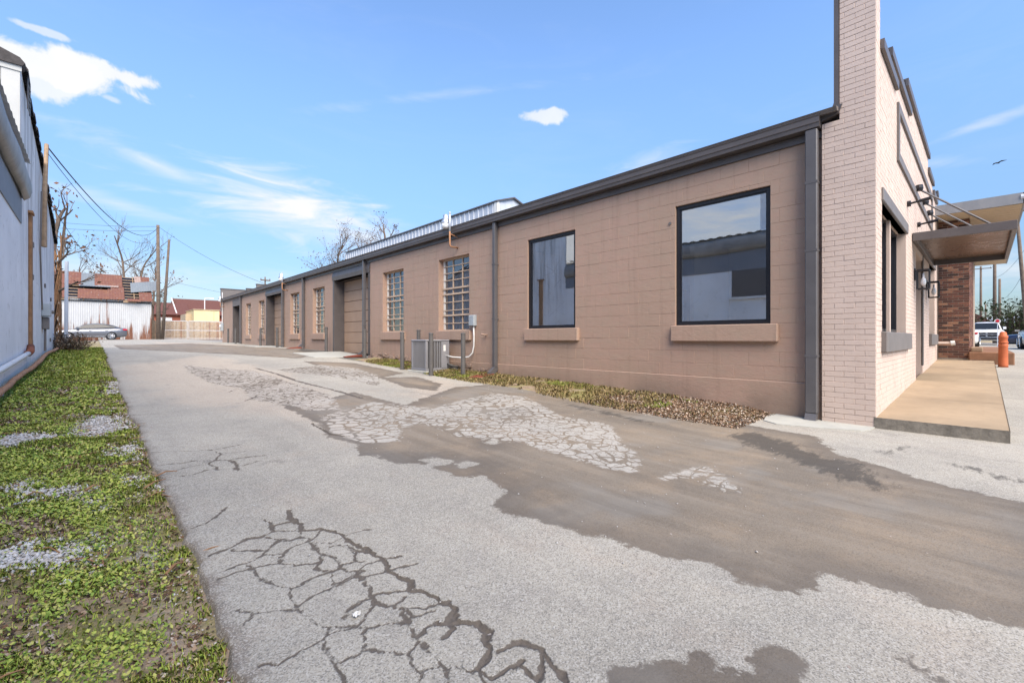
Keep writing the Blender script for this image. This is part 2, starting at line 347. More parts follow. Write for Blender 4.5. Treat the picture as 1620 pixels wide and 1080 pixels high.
def leaves(name, stops, tintmix=.45):
    s = NT(name); r = s.nd('ShaderNodeNewGeometry').outputs['Random Per Island']
    cr = s.nd('ShaderNodeValToRGB'); s.ln(r, cr.inputs[0]); e = cr.color_ramp.elements
    e[0].position = 0; e[0].color = (*stops[0], 1); e[1].position = 1; e[1].color = (*stops[-1], 1)
    for i, c in enumerate(stops[1:-1]): x = e.new((i + 1) / (len(stops) - 1)); x.color = (*c, 1)
    big = s.noise(1.4, 3); col = s.mix(s.sm(big, .3, .7, 0, tintmix), cr.outputs[0], (.33, .35, .07))
    s.b.inputs['Transmission Weight'].default_value = 0
    M[name] = s.fin(col, .65, spec=.25)
leaves('clover', [(.10, .20, .035), (.19, .31, .05), (.34, .43, .07), (.48, .50, .12), (.42, .36, .18)])
leaves('grass', [(.17, .28, .045), (.29, .42, .06), (.42, .46, .10), (.46, .38, .19)])
leaves('dry_grass', [(.36, .27, .12), (.46, .36, .19), (.26, .19, .09), (.20, .21, .07)], .05)
leaves('litter', [(.035, .022, .016), (.10, .055, .03), (.2, .11, .06), (.36, .26, .18), (.5, .44, .38)], 0)
leaves('gravel_stone', [(.34, .33, .32), (.5, .49, .48), (.62, .61, .6), (.42, .37, .33)], 0)

def far_brick():
    s = NT('brown_brick'); r = s.nd('ShaderNodeNewGeometry').outputs['Random Per Island']
    cr = s.nd('ShaderNodeValToRGB'); s.ln(r, cr.inputs[0]); e = cr.color_ramp.elements; e[0].color = (.035, .02, .016, 1); e[1].color = (.33, .17, .1, 1)
    for p, c in ((.35, (.1, .04, .028)), (.7, (.16, .06, .038))): x = e.new(p); x.color = (*c, 1)
    M['brown_brick'] = s.fin(cr.outputs[0], .85, s.bump(s.noise(60), .3, .005))
far_brick(); paint('mortar', (.34, .27, .21), .95, .1, 5, .4, 60)

def glass(name, tint=(.8, .86, .86), refl=1.0, dirty=.0):
    s = NT(name); s.nt.nodes.remove(s.b)
    fr = s.nd('ShaderNodeFresnel'); fr.inputs['IOR'].default_value = 1.52
    k = s.math('ADD', s.math('MULTIPLY', fr.outputs[0], 1.6 if not dirty else .75), refl, clamp=True)
    t = s.nd('ShaderNodeBsdfTransparent'); t.inputs[0].default_value = (*tint, 1)
    gl = s.nd('ShaderNodeBsdfGlossy'); gl.inputs['Roughness'].default_value = .015; gl.inputs[0].default_value = (.95, .97, 1, 1)
    gl2 = s.bump(s.noise(1.1, 2), .012, .05); s.ln(gl2, gl.inputs['Normal'])
    mx = s.nd('ShaderNodeMixShader'); s.ln(k, mx.inputs[0]); s.ln(t.outputs[0], mx.inputs[1]); s.ln(gl.outputs[0], mx.inputs[2]); o = mx.outputs[0]
    if dirty:
        df = s.nd('ShaderNodeBsdfDiffuse'); df.inputs[0].default_value = (.3, .31, .34, 1)
        m2 = s.nd('ShaderNodeMixShader'); s.ln(s.sm(s.noise(2.5, 3, .6), .3, .8, dirty * .4, dirty), m2.inputs[0]); s.ln(o, m2.inputs[1]); s.ln(df.outputs[0], m2.inputs[2]); o = m2.outputs[0]
    s.ln(o, s.out.inputs[0]); M[name] = s.m
glass('window_glass', (.97, 1.0, .99), .42); glass('old_glass', (.7, .75, .78), .17, .2)
def car_paint(name, c, metal=.55):
    s = NT(name); s.fin(c, .32, None, metal); s.b.inputs['Coat Weight'].default_value = .7; s.b.inputs['Coat Roughness'].default_value = .06; M[name] = s.m
car_paint('car_silver', (.13, .14, .165), .35); car_paint('car_white', (.78, .78, .78), 0.0); car_paint('car_navy', (.01, .018, .05), .2); car_paint('car_grey', (.34, .32, .3), .4); car_paint('car_dark', (.03, .032, .035), .2)
s_ = NT('car_glass'); s_.fin((.018, .022, .026), .08, spec=.35); M['car_glass'] = s_.m
s_ = NT('lamp_red'); s_.fin((.5, .015, .03), .15); M['lamp_red'] = s_.m
s_ = NT('lamp_clear'); s_.fin((.75, .77, .8), .1); M['lamp_clear'] = s_.m

# ------------------------------------------------------------------ mesh helpers
class MB:
    def __init__(s): s.v = []; s.f = []
    def add(s, v, f):
        o = len(s.v); s.v.extend(v); s.f.extend([tuple(i + o for i in q) for q in f]); return s
    def box(s, x0, x1, y0, y1, z0, z1):
        return s.add([(x0, y0, z0), (x1, y0, z0), (x1, y1, z0), (x0, y1, z0), (x0, y0, z1), (x1, y0, z1), (x1, y1, z1), (x0, y1, z1)],
                     [(0, 3, 2, 1), (4, 5, 6, 7), (0, 1, 5, 4), (1, 2, 6, 5), (2, 3, 7, 6), (3, 0, 4, 7)])
    def cbox(s, x0, x1, y0, y1, z0, z1, b=.01):
        b = min(b, (x1 - x0) / 2.2, (y1 - y0) / 2.2, (z1 - z0) / 2.2); A = (x0, x1); B = (y0, y1); C = (z0, z1); vs = []; idx = {}
        for i in (0, 1):
            for j in (0, 1):
                for k in (0, 1):
                    p = (A[i], B[j], C[k]); sg = (1 - 2 * i, 1 - 2 * j, 1 - 2 * k)
                    for ax in range(3):
                        q = [p[m] + (0 if m == ax else sg[m] * b) for m in range(3)]; idx[i, j, k, ax] = len(vs); vs.append(tuple(q))
        f = []
        for i in (0, 1):
            q = [idx[i, 0, 0, 0], idx[i, 1, 0, 0], idx[i, 1, 1, 0], idx[i, 0, 1, 0]]; f.append(q if i else q[::-1])
            q = [idx[0, i, 0, 1], idx[1, i, 0, 1], idx[1, i, 1, 1], idx[0, i, 1, 1]]; f.append(q[::-1] if i else q)
            q = [idx[0, 0, i, 2], idx[1, 0, i, 2], idx[1, 1, i, 2], idx[0, 1, i, 2]]; f.append(q if i else q[::-1])
        for i in (0, 1):
            for j in (0, 1):
                e = [idx[i, j, 0, 0], idx[i, j, 1, 0], idx[i, j, 1, 1], idx[i, j, 0, 1]]; f.append(e if (i ^ j) else e[::-1])
                e = [idx[i, 0, j, 0], idx[i, 1, j, 0], idx[i, 1, j, 2], idx[i, 0, j, 2]]; f.append(e[::-1] if (i ^ j) else e)
                e = [idx[0, i, j, 1], idx[1, i, j, 1], idx[1, i, j, 2], idx[0, i, j, 2]]; f.append(e if (i ^ j) else e[::-1])
                for k in (0, 1):
                    t = [idx[i, j, k, 0], idx[i, j, k, 1], idx[i, j, k, 2]]; f.append(t if ((i + j + k) % 2) else t[::-1])
        return s.add(vs, f)
    def tube(s, pts, r, n=8, cap=True):
        pts = [np.array(p, float) for p in pts]; m = len(pts); rs = r if hasattr(r, '__len__') else [r] * m; vs = []
        up = np.array((0, 0, 1.0)); prev = None
        for i, p in enumerate(pts):
            t = pts[min(i + 1, m - 1)] - pts[max(i - 1, 0)]; L = np.linalg.norm(t); t = t / L if L > 1e-9 else up
            if prev is None: a = np.cross(t, up if abs(t[2]) < .9 else (1, 0, 0))
            else: a = prev - t * np.dot(prev, t)
            a /= max(np.linalg.norm(a), 1e-9); prev = a; b = np.cross(t, a)
            for k in range(n):
                w = 2 * math.pi * k / n; vs.append(tuple(p + (a * math.cos(w) + b * math.sin(w)) * rs[i]))
        f = [(i * n + k, i * n + (k + 1) % n, (i + 1) * n + (k + 1) % n, (i + 1) * n + k) for i in range(m - 1) for k in range(n)]
        if cap: f += [tuple(range(n))[::-1], tuple(range((m - 1) * n, m * n))]
        return s.add(vs, f)
    def lathe(s, c, prof, n=20):
        vs = []; f = []
        for (r, z) in prof:
            for k in range(n): w = 2 * math.pi * k / n; vs.append((c[0] + r * math.cos(w), c[1] + r * math.sin(w), c[2] + z))
        m = len(prof)
        f = [(i * n + k, i * n + (k + 1) % n, (i + 1) * n + (k + 1) % n, (i + 1) * n + k) for i in range(m - 1) for k in range(n)]
        f += [tuple(range(n))[::-1], tuple(range((m - 1) * n, m * n))]
        return s.add(vs, f)
    def prism(s, poly, ax, a0, a1):
        # polygon in the two other axes, extruded along ax (0,1,2)
        def mk(p, a): q = list(p); q.insert(ax, a); return tuple(q)
        n = len(poly); vs = [mk(p, a0) for p in poly] + [mk(p, a1) for p in poly]
        return s.add(vs, [tuple(range(n))[::-1], tuple(range(n, 2 * n))] + [(i, (i + 1) % n, n + (i + 1) % n, n + i) for i in range(n)])
    def quad(s, *p): return s.add([tuple(x) for x in p], [tuple(range(len(p)))])
    def mesh(s, name, smooth=False):
        me = bpy.data.meshes.new(name); me.from_pydata(s.v, [], s.f); me.update()
        import bmesh
        if len(s.f) == 1: return me
        bm = bmesh.new(); bm.from_mesh(me); bmesh.ops.recalc_face_normals(bm, faces=bm.faces); bm.to_mesh(me); bm.free()
        if smooth: me.polygons.foreach_set('use_smooth', [True] * len(me.polygons))
        return me
def link(name, me, mat=None, parent=None, loc=None, stuff=False):
    o = bpy.data.objects.new(name, me); COL.objects.link(o)
    if mat and me is not None and not me.materials: me.materials.append(M[mat])
    if loc is not None: o.location = loc
    if parent is not None: o.parent = parent
    if stuff: o['kind'] = 'stuff'
    return o
def part(name, mb, mat, parent, smooth=False, stuff=False): return link(name, mb.mesh(name, smooth), mat, parent, None, stuff)
def tag(o, label, cat, group=None):
    o['label'] = label; o['category'] = cat
    if group: o['group'] = group
    return o
def thing(name, label, cat, loc=(0, 0, 0), group=None, rz=0):
    o = bpy.data.objects.new(name, None); COL.objects.link(o); o.location = loc; o.rotation_euler = (0, 0, rz); o.empty_display_size = .2
    return tag(o, label, cat, group)
def solo(name, mb, mat, label, cat, group=None, smooth=False): return tag(link(name, mb.mesh(name, smooth), mat), label, cat, group)
def struct(name, me, mat): o = link(name, me, mat); o['kind'] = 'structure'; return o
def rect_minus(r, holes):
    out = [r]
    for (a0, a1, b0, b1) in holes:
        nxt = []
        for (x0, x1, y0, y1) in out:
            if a1 <= x0 or a0 >= x1 or b1 <= y0 or b0 >= y1: nxt.append((x0, x1, y0, y1)); continue
            if a0 > x0: nxt.append((x0, a0, y0, y1))
            if a1 < x1: nxt.append((a1, x1, y0, y1))
            m0, m1 = max(x0, a0), min(x1, a1)
            if b0 > y0: nxt.append((m0, m1, y0, b0))
            if b1 < y1: nxt.append((m0, m1, b1, y1))
        out = nxt
    return out
def grid_mesh(name, xs, ys, zf, keep=None, attrs=None, smooth=True):
    X, Y = np.meshgrid(xs, ys, indexing='ij'); Z = zf(X, Y); nx, ny = len(xs), len(ys)
    co = np.stack([X, Y, Z], -1).reshape(-1, 3); I = np.arange(nx * ny).reshape(nx, ny)
    q = np.stack([I[:-1, :-1], I[1:, :-1], I[1:, 1:], I[:-1, 1:]], -1).reshape(-1, 4)
    if keep is not None:
        cx = (X[:-1, :-1] + X[1:, 1:]) / 2; cy = (Y[:-1, :-1] + Y[1:, 1:]) / 2; q = q[keep(cx, cy).reshape(-1)]
    return np_mesh(name, co, q, attrs, smooth)
def np_mesh(name, co, q, attrs=None, smooth=False):
    k = q.shape[1]; me = bpy.data.meshes.new(name); me.vertices.add(len(co)); me.vertices.foreach_set('co', np.asarray(co, np.float32).ravel())
    me.loops.add(q.size); me.loops.foreach_set('vertex_index', q.astype(np.int32).ravel())
    me.polygons.add(len(q)); me.polygons.foreach_set('loop_start', np.arange(0, q.size, k, dtype=np.int32))
    if smooth: me.polygons.foreach_set('use_smooth', np.ones(len(q), bool))
    for n, a in (attrs or {}).items():
        at = me.attributes.new(n, 'FLOAT', 'POINT'); at.data.foreach_set('value', np.asarray(a, np.float32).ravel())
    me.update(calc_edges=True); me.validate(); return me
def seg_dist(px, py, a, b):
    d = b - a; L = max(d @ d, 1e-12); t = np.clip(((px - a[0]) * d[0] + (py - a[1]) * d[1]) / L, 0, 1)
    return np.hypot(px - a[0] - t * d[0], py - a[1] - t * d[1])
def rough_sdf(px, py, poly): return poly_sdf(px, py, poly) + .55 * (fbm(px * 2.6, py * 2.6, 77) - .5) + .16 * (fbm(px * 11, py * 11, 78) - .5) - .02
def poly_sdf(px, py, poly):
    d = np.full(px.shape, 1e9); ins = np.zeros(px.shape, bool); n = len(poly)
    for i in range(n):
        a, b = poly[i], poly[(i + 1) % n]; d = np.minimum(d, seg_dist(px, py, a, b))
        c = ((a[1] > py) != (b[1] > py)); ins ^= c & (px < (b[0] - a[0]) * (py - a[1]) / ((b[1] - a[1]) or 1e-9) + a[0])
    return np.where(ins, d, -d)

# ================================================================== THE SETTING
# ---- far ground sheet
xs = np.concatenate([np.linspace(-900, -40, 18), np.linspace(-36, 90, 85), np.linspace(110, 900, 20)])
ys = np.concatenate([np.linspace(-900, -40, 18), np.linspace(-36, 110, 98), np.linspace(130, 900, 20)])
struct('ground', grid_mesh('ground', xs, ys, lambda x, y: g(x, y) - .10), 'far_ground')

# ---- pavement with traced stains and cracks (positions on the ground, found through the photo's pixels)
def gp(pts, ox=0, oy=0, k=1.0): return [G(ox + x / k, oy + y / k) for x, y in pts]
STAIN = [gp([(440, 640), (501, 668), (517, 690), (562, 703), (570, 719), (611, 725), (635, 733), (668, 731), (697, 743), (725, 755), (770, 753), (800, 776), (784, 792), (786, 806), (831, 820), (900, 838), (1000, 862), (1053, 884),
              (1107, 891), (1151, 902), (1169, 918), (1235, 935), (1302, 929), (1311, 905), (1400, 930), (1489, 960), (1620, 992), (1700, 1010), (1700, 830), (1620, 795), (1511, 771), (1444, 753), (1400, 738), (1330, 720),
              (1290, 690), (1180, 672), (1060, 655), (980, 640), (900, 627), (800, 606), (720, 612), (640, 640), (560, 620), (500, 634)]),
         gp([(940, 1085), (965, 1040), (1000, 1053), (1035, 1058), (1089, 1035), (1120, 1031), (1147, 1049), (1187, 1058), (1195, 1027), (1227, 1015), (1249, 1015), (1267, 1040), (1293, 1085), (1293, 1150), (940, 1150)]),
         gp([(1415, 1040), (1465, 1045), (1480, 1060), (1530, 1085), (1500, 1100), (1460, 1065)]),
         gp([(600, 597), (660, 596), (700, 607), (690, 618), (640, 612)]), gp([(480, 571), (560, 574), (640, 590), (600, 598), (520, 585)]),
         gp([(300, 543), (420, 549), (520, 558), (470, 567), (360, 560), (280, 556), (190, 552), (180, 546)])]
HOLES = [gp([(668, 727), (690, 722), (718, 728), (700, 735), (675, 736)]), gp([(720, 733), (740, 729), (760, 734), (735, 740)]), gp([(765, 698), (785, 695), (790, 700), (775, 703)])]
ALLIG = [gp([(170, 240), (370, 185), (600, 210), (830, 150), (960, 165), (1100, 240), (1300, 275), (1330, 340), (1400, 400), (1390, 465), (1280, 445), (1100, 395), (950, 345), (700, 320), (560, 270), (480, 290), (480, 340), (330, 345), (190, 300)], 440, 560, 2.4545),
         gp([(520, 130), (700, 150), (900, 160), (1050, 200), (1200, 250), (1350, 300), (1420, 380), (1250, 385), (1080, 350), (900, 320), (860, 260), (700, 240), (560, 170)], 140, 540, 3.5217),
         gp([(1040, 160), (1300, 130), (1500, 150), (1620, 190), (1620, 250), (1400, 200), (1200, 180)], 140, 540, 3.5217),
         gp([(200, 320), (250, 310), (330, 335), (370, 385), (390, 405), (300, 395), (260, 345), (120, 360), (100, 350)], 1000, 600, 2.25)]
TAR = [gp([(330, 200), (430, 185), (560, 220), (690, 275), (830, 305), (900, 360), (985, 398), (880, 392), (700, 345), (560, 290), (430, 245)], 1000, 600, 2.25),
       gp([(1140, 305), (1190, 305), (1395, 360), (1395, 385), (1250, 335)], 1000, 600, 2.25), gp([(900, 265), (870, 255), (990, 235), (1000, 245)], 1000, 600, 2.25),
       gp([(300, 375), (560, 430), (830, 500), (830, 515), (500, 440), (300, 395)], 820, 540, 3.857), gp([(480, 540), (560, 560), (640, 570), (650, 585), (470, 556)])]
TAN = [gp([(180, 580), (330, 560), (470, 590), (560, 640), (640, 700), (560, 700), (400, 660), (260, 640), (200, 610)]), gp([(620, 600), (720, 600), (760, 625), (640, 640)]),
       gp([(1290, 900), (1400, 930), (1620, 1000), (1620, 1080), (1450, 1060), (1350, 980)]), gp([(850, 830), (1100, 900), (1250, 950), (1100, 960), (900, 900)]), gp([(230, 540), (380, 545), (420, 555), (300, 556)])]
CR = [  # (half width, points) in a 2.7x enlargement of the photo from (300, 700)
 (.028, [(415, 290), (420, 325), (470, 345), (490, 370), (580, 368), (650, 385), (670, 415), (720, 440), (770, 470), (820, 500), (850, 545), (900, 570), (945, 590), (940, 625), (990, 630), (1050, 665), (1110, 695), (1140, 720), (1110, 770), (1180, 775), (1230, 780), (1290, 815), (1270, 850), (1290, 890), (1270, 930), (1230, 970)]),
 (.018, [(1230, 970), (1290, 1000), (1340, 975), (1390, 945), (1420, 930), (1440, 990), (1480, 1026), (1510, 960), (1520, 890)]), (.022, [(1330, 885), (1400, 855), (1460, 870), (1520, 890), (1560, 940), (1620, 1010)]),
 (.016, [(320, 325), (345, 350), (350, 375), (300, 400), (240, 410), (200, 435), (150, 455), (95, 480)]), (.018, [(345, 350), (400, 340), (440, 335)]), (.014, [(350, 375), (420, 375), (460, 375), (480, 380)]),
 (.013, [(330, 400), (390, 415), (450, 410), (490, 400), (480, 345)]), (.009, [(190, 455), (250, 458), (330, 455), (365, 425), (400, 415)]), (.008, [(330, 455), (320, 475), (260, 505), (200, 530), (135, 555)]),
 (.012, [(330, 470), (400, 468), (440, 440), (500, 425), (530, 450), (560, 465), (600, 480), (640, 510), (640, 545)]),
 (.014, [(490, 400), (520, 430), (550, 455), (560, 500), (545, 530), (570, 550), (640, 545), (715, 555), (730, 580), (760, 625), (785, 660), (800, 685), (870, 700), (905, 715), (940, 760), (985, 830), (1010, 880), (1050, 930), (1085, 960), (1100, 1020), (1105, 1100)]),
 (.010, [(400, 468), (375, 515), (450, 525), (545, 510)]), (.007, [(375, 515), (300, 525), (220, 550), (135, 580)]), (.008, [(260, 515), (300, 560), (320, 590), (370, 615), (430, 630), (440, 660), (465, 695), (485, 680)]),
 (.007, [(430, 630), (500, 600), (560, 570), (610, 555), (625, 545)]), (.010, [(615, 560), (605, 615)]), (.007, [(485, 680), (540, 655), (610, 625), (690, 590), (720, 575)]), (.008, [(605, 615), (650, 600), (690, 580)]),
 (.008, [(465, 705), (520, 740), (560, 775), (610, 782), (700, 785), (720, 770), (755, 735), (790, 700)]), (.007, [(275, 730), (330, 720), (400, 710), (465, 705)]), (.008, [(205, 705), (260, 720), (275, 735), (235, 775)]),
 (.004, [(660, 740), (690, 705), (740, 675), (785, 660)]), (.008, [(710, 790), (760, 800), (860, 770), (930, 775)]), (.008, [(590, 785), (585, 830), (540, 855), (470, 895), (390, 940), (305, 945)]),
 (.007, [(585, 830), (585, 870), (610, 930), (640, 970), (650, 1025), (655, 1100)]), (.007, [(760, 805), (750, 895), (800, 895), (880, 900), (930, 905), (945, 955), (970, 980), (965, 1025), (960, 1100)]), (.005, [(640, 940), (700, 915), (750, 895)]),
 (.008, [(930, 905), (985, 845)]), (.010, [(970, 975), (1050, 955), (1085, 950), (1150, 960), (1190, 975), (1230, 985), (1250, 1020), (1300, 1100)]), (.005, [(590, 825), (640, 805), (710, 790)]),
 (.013, [(785, 660), (830, 640), (900, 630), (940, 625)]), (.010, [(730, 580), (800, 565), (850, 545)]), (.014, [(850, 545), (910, 530), (965, 515)]), (.016, [(820, 500), (860, 495), (905, 490)]), (.014, [(670, 395), (720, 380), (770, 368)]),
 (.008, [(895, 695), (930, 655)]), (.010, [(920, 710), (980, 715), (1040, 700), (1060, 690), (1100, 700)]), (.010, [(930, 720), (965, 745), (990, 735), (1040, 720)]), (.016, [(1050, 770), (1060, 780), (1110, 775), (1130, 800), (1095, 840)]), (.010, [(1050, 770), (985, 830)]),
 (.009, [(20, 365), (80, 340), (120, 315), (155, 275)]), (.016, [(640, 545), (650, 520), (700, 505), (740, 505)]), (.016, [(700, 460), (700, 500)]), (.010, [(530, 425), (600, 425), (650, 405)]), (.014, [(500, 425), (540, 400), (580, 370)]), (.010, [(600, 440), (640, 430), (690, 445), (700, 470)]),
 (.012, [(735, 555), (740, 530), (780, 510), (820, 505)]), (.014, [(700, 460), (760, 470)])]
CR2 = [  # 3.857x enlargement from (0, 560)
 (.007, [(930, 600), (1100, 590), (1280, 583), (1350, 605), (1490, 590)]), (.007, [(1310, 580), (1470, 552)]), (.010, [(1350, 605), (1310, 645), (1275, 670), (1300, 690), (1335, 705)]), (.008, [(960, 680), (1100, 665), (1200, 645), (1310, 645), (1390, 645), (1450, 635), (1620, 618)]),
 (.010, [(1390, 645), (1440, 675), (1450, 710)]), (.007, [(1450, 685), (1570, 655)]), (.006, [(990, 755), (1170, 735), (1270, 705), (1335, 705), (1430, 695)]), (.006, [(1080, 705), (1180, 685), (1270, 670)]), (.006, [(800, 372), (920, 365), (975, 360)])]
CR3 = [(.035, [(780, 105), (900, 140), (1050, 180), (1200, 230), (1350, 265), (1520, 315)]), (.013, [(1240, 455), (1300, 490), (1350, 520), (1450, 530)]), (.012, [(690, 285), (780, 280), (840, 260)]), (.012, [(870, 330), (960, 300)])]
crack_segs = [(max(.005, w * .5), gp(p, 300, 700, 2.7)) for w, p in CR] + [(w, gp(p, 0, 560, 3.857)) for w, p in CR2] + [(w, gp(p, 140, 540, 3.5217)) for w, p in CR3]

def left_edge(y): return .33 + .10 * (fbm(y * .8, y * 0 + 3.3, 5) - .5) + .06 * (fbm(y * 7, y * 0 + 1.3, 9) - .5) - .10 * np.clip((y - 6) / 14, 0, 1)
def pavement():
    xs = np.concatenate([np.arange(0, .9, .010), np.arange(.9, 2.5, .006), np.arange(2.5, 5.2, .03), np.arange(5.2, 7.4, .06), np.arange(7.4, 20, .2), np.arange(20, 62, 1.2)])
    ys = np.concatenate([np.arange(-34, -3, 1.0), np.arange(-3, .3, .1), np.arange(.3, .7, .02), np.arange(.7, 3.0, .006), np.arange(3.0, 5.6, .012), np.arange(5.6, 9, .03), np.arange(9, 18, .08), np.arange(18, 62, .4)])
    X, Y = np.meshgrid(xs, ys, indexing='ij')
    # squeeze the first columns against the ragged edge
    E = left_edge(Y); w = np.clip(X / .9, 0, 1); Xr = E * (1 - w) + X * w
    sd = lambda polys: np.max([poly_sdf(Xr, Y, p) for p in polys], axis=0)
    st = np.minimum(sd(STAIN), -sd(HOLES)); al = sd(ALLIG); tr = sd(TAR); tn = sd(TAN)
    ck = np.full(X.shape, 1.0); reg = (Xr < 5.5) & (Y < 13) & (Y > .2); xr, yr = Xr[reg], Y[reg]; c = np.full(xr.shape, 1.0)
    wob = .05 * (fbm(xr * 7, yr * 7, 21) - .5) + .036 * (fbm(xr * 38, yr * 38, 25, 3) - .5); wob2 = .05 * (fbm(xr * 7 + 50, yr * 7, 22) - .5) + .036 * (fbm(xr * 38 + 9, yr * 38, 26, 3) - .5)
    for wd, pl in crack_segs:
        p = np.array(pl); lo = p.min(0) - .25; hi = p.max(0) + .25
        k = (xr > lo[0]) & (xr < hi[0]) & (yr > lo[1]) & (yr < hi[1])
        if not k.any(): continue
        xx, yy = xr[k] + wob[k], yr[k] + wob2[k]; d = np.full(xx.shape, 1.0)
        for a, b in zip(pl[:-1], pl[1:]): d = np.minimum(d, seg_dist(xx, yy, a, b))
        c[k] = np.minimum(c[k], d - wd * (.25 + 1.5 * fbm(xx * 5, yy * 5, 33)))
    ck[reg] = c
    Z = g(Xr, Y) + .012 * (fbm(Xr * 1.3, Y * 1.3, 2) - .5) + .004 * (fbm(Xr * 9, Y * 9, 4) - .5) - .010 * np.clip(-ck / .012, 0, 1)
    edge = Xr - E; Z = Z - .03 * np.clip(1 - edge / .02, 0, 1)
    nx, ny = X.shape; I = np.arange(nx * ny).reshape(nx, ny)
    q = np.stack([I[:-1, :-1], I[1:, :-1], I[1:, 1:], I[:-1, 1:]], -1).reshape(-1, 4)
    cx = (X[:-1, :-1] + X[1:, 1:]) / 2; cy = (Y[:-1, :-1] + Y[1:, 1:]) / 2
    q = q[~((cx > 7.3) & (cy > 1.3)).reshape(-1)]
    me = np_mesh('alley_pavement', np.stack([Xr, Y, Z], -1).reshape(-1, 3), q, dict(stain=st, allig=al, crack=ck, tan=np.clip(tn, -1, 1), tar=tr, edge=np.clip(edge, 0, 2)), True)
    struct('alley_pavement', me, 'asphalt')
pavement()

# ---- verge soil on the left, bed along the wall on the right
GRAVEL = [gp([(5, 770), (60, 765), (130, 770), (175, 785), (165, 800), (90, 800), (10, 802)]), gp([(-20, 872), (60, 868), (115, 872), (100, 890), (40, 905), (-20, 905)]),
          gp([(-10, 695), (40, 685), (70, 690), (40, 712), (-10, 715)]), gp([(130, 655), (180, 648), (205, 670), (150, 690), (115, 675)]), gp([(195, 750), (255, 745), (265, 765), (200, 762)]), gp([(160, 605), (185, 603), (195, 622), (160, 622)]), gp([(185, 705), (215, 700), (225, 725), (180, 722)])]
def verge():
    xs = np.linspace(-1.2, .75, 90); ys = np.concatenate([np.arange(-6, 0, .2), np.arange(0, 8, .03), np.arange(8, 30, .12), np.arange(30, 46, .4)])
    X, Y = np.meshgrid(xs, ys, indexing='ij')
    gv = np.max([rough_sdf(X, Y, p) for p in GRAVEL], axis=0)
    gv = np.maximum(gv, .10 - np.abs(X - left_edge(Y) + .14) * 1.2 + .5 * (fbm(X * 2, Y * 2, 61) - .62))
    zf = lambda x, y: g(x, y) - .022 + .045 * np.clip((.1 - x) / 1.1, 0, 1) + .05 * (fbm(x * 2, y * 2, 12) - .5) * np.clip((.45 - x), 0, 1) + .02 * (fbm(x * 12, y * 12, 13) - .5)
    struct('grass_verge', grid_mesh('grass_verge', xs, ys, zf, None, dict(gravel=np.clip(gv, -1, 1)), True), 'soil')
    return zf
verge_z = verge()
BED = np.array([G(575, 572), G(610, 579), G(640, 584), G(740, 604), G(800, 612), G(900, 634), G(1050, 661), G(1120, 671), G(1195, 683)])
_o = np.argsort(BED[:, 1])
def bed_edge(y): return np.interp(y, BED[_o, 1], BED[_o, 0])
def bed():
    ys = np.arange(2.0, BED[:, 1].max() + .9, .04); ts = np.linspace(0, 1, 26); T, Y = np.meshgrid(ts, ys, indexing='ij')
    e0 = np.minimum(bed_edge(Y), 6.95) + .08 * (fbm(Y * 3, Y * 0, 71) - .5); X = e0 * (1 - T) + 7.1 * T
    Z = g(X, Y) - .012 + .075 * T ** .7 * np.clip((Y - 1.95) / .6, 0, 1) + .035 * (fbm(X * 6, Y * 6, 72) - .5) * np.clip(T * 4, 0, 1)
    nx, ny = X.shape; I = np.arange(nx * ny).reshape(nx, ny); q = np.stack([I[:-1, :-1], I[1:, :-1], I[1:, 1:], I[:-1, 1:]], -1).reshape(-1, 4)
    struct('soil_bed', np_mesh('soil_bed', np.stack([X, Y, Z], -1).reshape(-1, 3), q, dict(gravel=np.full(X.size, -.6)), True), 'soil')
bed()
def bed_z(x, y):
    e0 = np.minimum(bed_edge(y), 6.95); t = np.clip((x - e0) / (7.1 - e0), 0, 1); return g(x, y) - .01 + .075 * t ** .7 * np.clip((y - 1.95) / .6, 0, 1)

# ---- concrete pads
def pad(name, poly, h, mat, sub=.0):
    mb = MB(); n = len(poly); top = [(x, y, gz(x, y) + h) for x, y in poly]; bot = [(x, y, gz(x, y) - .1) for x, y in poly]
    mb.add(bot + top, [tuple(range(n, 2 * n))] + [(i, (i + 1) % n, n + (i + 1) % n, n + i) for i in range(n)]); return struct(name, mb.mesh(name), mat)
pad('concrete_apron', [(6.28, 1.80), (6.42, 1.38), (6.62, 1.0), (6.80, .93), (7.0, .92), (7.0, 1.48), (7.05, 1.5), (7.05, 2.06), (6.7, 2.05), (6.4, 1.98)], .012, 'concrete_pale')
for y0, y1, x0 in ((14.95, 18.0, 5.4), (24.7, 27.7, 5.9), (33.8, 36.0, 6.2)):
    pad('concrete_apron', [(x0, y0 + .5), (x0, y1 - .2), (7.3, y1), (7.3, y0)], .014, 'concrete_pale')
